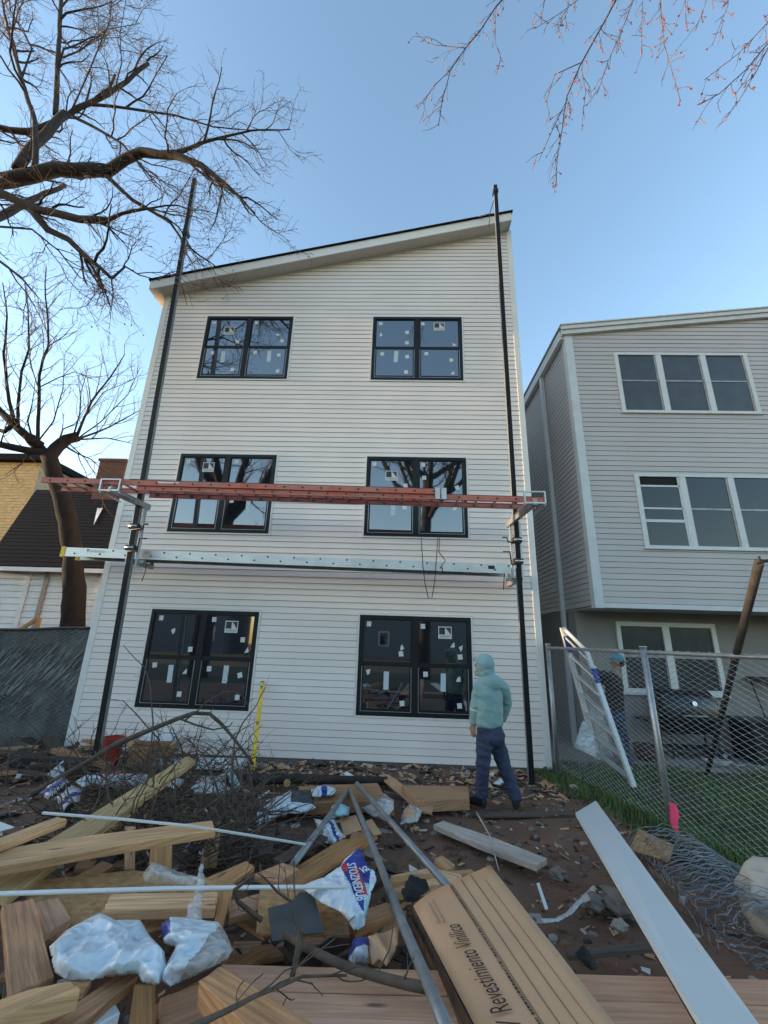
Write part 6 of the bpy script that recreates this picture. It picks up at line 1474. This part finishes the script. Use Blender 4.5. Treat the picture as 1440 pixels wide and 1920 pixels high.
# ------------------------------------------------------------------ loose litter, buried boards
def gz(x, y):
    n = noise.noise(V((x*.9, y*.9, 0)))*.05+noise.noise(V((x*2.7, y*2.7, 3)))*.03; z = -.05+n
    if x < .2: z += .12*min(1, (.2-x)/1.5)*max(0, min(1, (6.6-y)/1.5))
    return z
r = random.Random(77); mb = MB(); lm = ['w_tan', 'w_brown', 'w_grey', 'w_dark', 'trim', 'stone2', 'bark', 'w_orange']
for i in range(7600):
    y = r.uniform(2.6, 7.98) if i < 5200 else r.uniform(6.7, 7.98); x = r.uniform(-6.0, 3.1+.2*(6-y)*.5)
    if y < 6.6 and x > .2 and r.random() < .25: continue
    sz = r.choice((.006, .009, .013, .02, .03, .05, .10 if y > 6.5 or x < .2 else .035))*r.uniform(.6, 1.3); a = r.uniform(0, 6.28); tl = V((r.gauss(0, .35), r.gauss(0, .35), 1)).normalized()
    e1 = tl.orthogonal().normalized(); e1 = Matrix.Rotation(a, 3, tl) @ e1; e2 = tl.cross(e1); p = V((x, y, gz(x, y)+.012)); w_ = sz*r.uniform(.15, .7)
    k = r.choices(range(8), (1.6, 5, 2.5, 7, .6, 1.2, 7, .6))[0]
    mb.prism([p+e1*sz+e2*w_*.8, p-e1*sz*.9+e2*w_, p-e1*sz-e2*w_*.7, p+e1*sz*.8-e2*w_], tl*(-max(.004, sz*.12)), k)
tag(mb.build('ground_litter', [MT[q] for q in lm], fix=False), 'wood chips, leaves and small rubbish scattered over the dirt', 'litter', kind='stuff')
mb = MB()
for i in range(2600):
    y = r.uniform(2.6, 7.9); x = r.uniform(-5.8, 3.2); mb.ball(V((x, y, gz(x, y)-.004)), r.choice((.012, .018, .03, .045)), 6, 4, r.choices((0, 1, 2), (2, 1, 7))[0], (1, .8, .6), .3, i)
tag(mb.build('pebbles', [MT['stone'], MT['stone2'], MT['dirt']], fix=False), 'small stones and clods in the dirt', 'stones', kind='stuff')
mb = MB(); jm = ['w_brown', 'w_dark', 'w_orange', 'w_tan', 'bark']
for i in range(95):
    y = r.uniform(1.9, 4.6); x = r.uniform(-3.6, .35)*(y/3.2 if y > 3.2 else 1); z = r.uniform(.02, .26); a = r.uniform(0, 3.14); L_ = r.uniform(.25, .8)
    d = V((math.cos(a), math.sin(a), r.uniform(-.15, .15))); mb.beam(V((x, y, z))-d*L_/2, V((x, y, z))+d*L_/2, r.uniform(.06, .16), r.uniform(.02, .045), m=r.choices(range(5), (3, 5, 1, 1, 2))[0])
for i in range(70):
    y = r.uniform(6.2, 8.1); x = r.uniform(-8.5, -4.6); z = r.uniform(.0, .22); a = r.uniform(0, 3.14); L_ = r.uniform(.3, 1.1)
    d = V((math.cos(a), math.sin(a)*.5, r.uniform(-.1, .25))); mb.beam(V((x, y, z))-d*L_/2, V((x, y, z))+d*L_/2, r.uniform(.05, .2), r.uniform(.02, .05), m=r.choices(range(5), (3, 5, .6, 1, 3))[0])
tag(mb.build('buried_boards', [MT[q] for q in jm]), 'jumble of dark broken boards deep in the debris pile', 'boards', kind='stuff')

# ------------------------------------------------------------------ behind the camera and off left: unseen, added for yard shade and window reflections
for lb, x0, x1, y0, h, mt, dp in (('unseen dim blue grey house across the yards behind the photographer', -50, -18, -30, 5.5, 'dim_blue_wall', 8), ('grey house across the yards directly behind the photographer', -15, 12, -31, 5.5, 'grey_wall', 8),
       ('second unseen dim blue grey house across the yards behind the photographer to the right', 16, 50, -30, 5.5, 'dim_blue_wall', 8), ('unseen house added far left to keep the low sun off the yard', -54, -40, 16, 6.0, 'dim_blue_wall', 30)):  # last house is a sun blocker added out of view
    t = thing('unseen_house', lb, 'house', ((x0+x1)/2, y0, 0)); mb = MB(); mb.span((x0, y0-dp, -.2), (x1, y0, h)); mb.build('wall', MT[mt], t)
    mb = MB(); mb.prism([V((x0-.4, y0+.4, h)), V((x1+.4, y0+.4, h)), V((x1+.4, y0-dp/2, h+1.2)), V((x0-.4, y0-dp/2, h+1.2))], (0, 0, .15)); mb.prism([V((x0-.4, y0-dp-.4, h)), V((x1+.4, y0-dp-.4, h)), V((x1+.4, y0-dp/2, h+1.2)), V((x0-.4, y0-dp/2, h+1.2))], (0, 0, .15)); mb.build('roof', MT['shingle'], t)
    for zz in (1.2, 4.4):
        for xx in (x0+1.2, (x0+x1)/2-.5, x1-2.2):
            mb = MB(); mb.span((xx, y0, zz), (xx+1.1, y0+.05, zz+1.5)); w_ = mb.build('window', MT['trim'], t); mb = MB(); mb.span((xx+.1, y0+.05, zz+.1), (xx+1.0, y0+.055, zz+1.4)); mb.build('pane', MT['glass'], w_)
S4 = [dict(n=1.0, ang=(.5, 1.1), len=(1.4, 3.2), r=.06, rmin=.025, seg=5, wig=.2, trop=V((0, 0, .03)), bias=V((0, 0, .1)), sides=4), dict(n=2.2, ang=(.4, 1.0), len=(.7, 1.7), r=.022, rmin=.013, seg=4, wig=.2, trop=V((0, 0, 0)), bias=V((0, 0, 0)), sides=3),
      dict(n=2.6, ang=(.4, 1.0), len=(.4, 1.0), r=.012, rmin=.009, seg=3, wig=.2, trop=V((0, 0, 0)), bias=V((0, 0, 0)), sides=3)]
for lb, tx, ty, H_, R_, sp, nb_, sd_ in (('thick leaning bare tree behind the photographer mirrored in the left windows', -9.6, -5.5, 9.5, .55, 5.0, 9, 3), ('tall bare tree behind the grey rear house', 1.5, -9, 12, .40, 6.0, 10, 4)):
    rt = thing('rear_tree', lb, 'tree', (tx, ty, 0)); r = random.Random(sd_); T3 = [V((tx, ty, -.2)), V((tx+.1, ty+.1, H_*.5)), V((tx+.4, ty+.2, H_))]
    tb = MB(); limb(tb, T3, R_, R_*.75, 12, seed=90+sd_); tb.build('trunk', MT['bark'], rt); mb = MB()
    for k in range(nb_):
        a = k*6.283/nb_+.3; q = r.uniform(.5, 1.0); c = limb(mb, [T3[1].lerp(T3[2], q), T3[1].lerp(T3[2], q)+V((math.cos(a)*sp*.35, math.sin(a)*sp*.35, 1.6)), T3[2]+V((math.cos(a)*sp*.8, math.sin(a)*sp*.7, 4.2*q+r.uniform(0, 3)))], R_*.5, .05, 7, seed=91+k)
        grow(mb, r, c, R_*.4, .05, 0, S4, [], 1)
    mb.build('crown', [MT['bark'], MT['twig']], rt, fix=False)
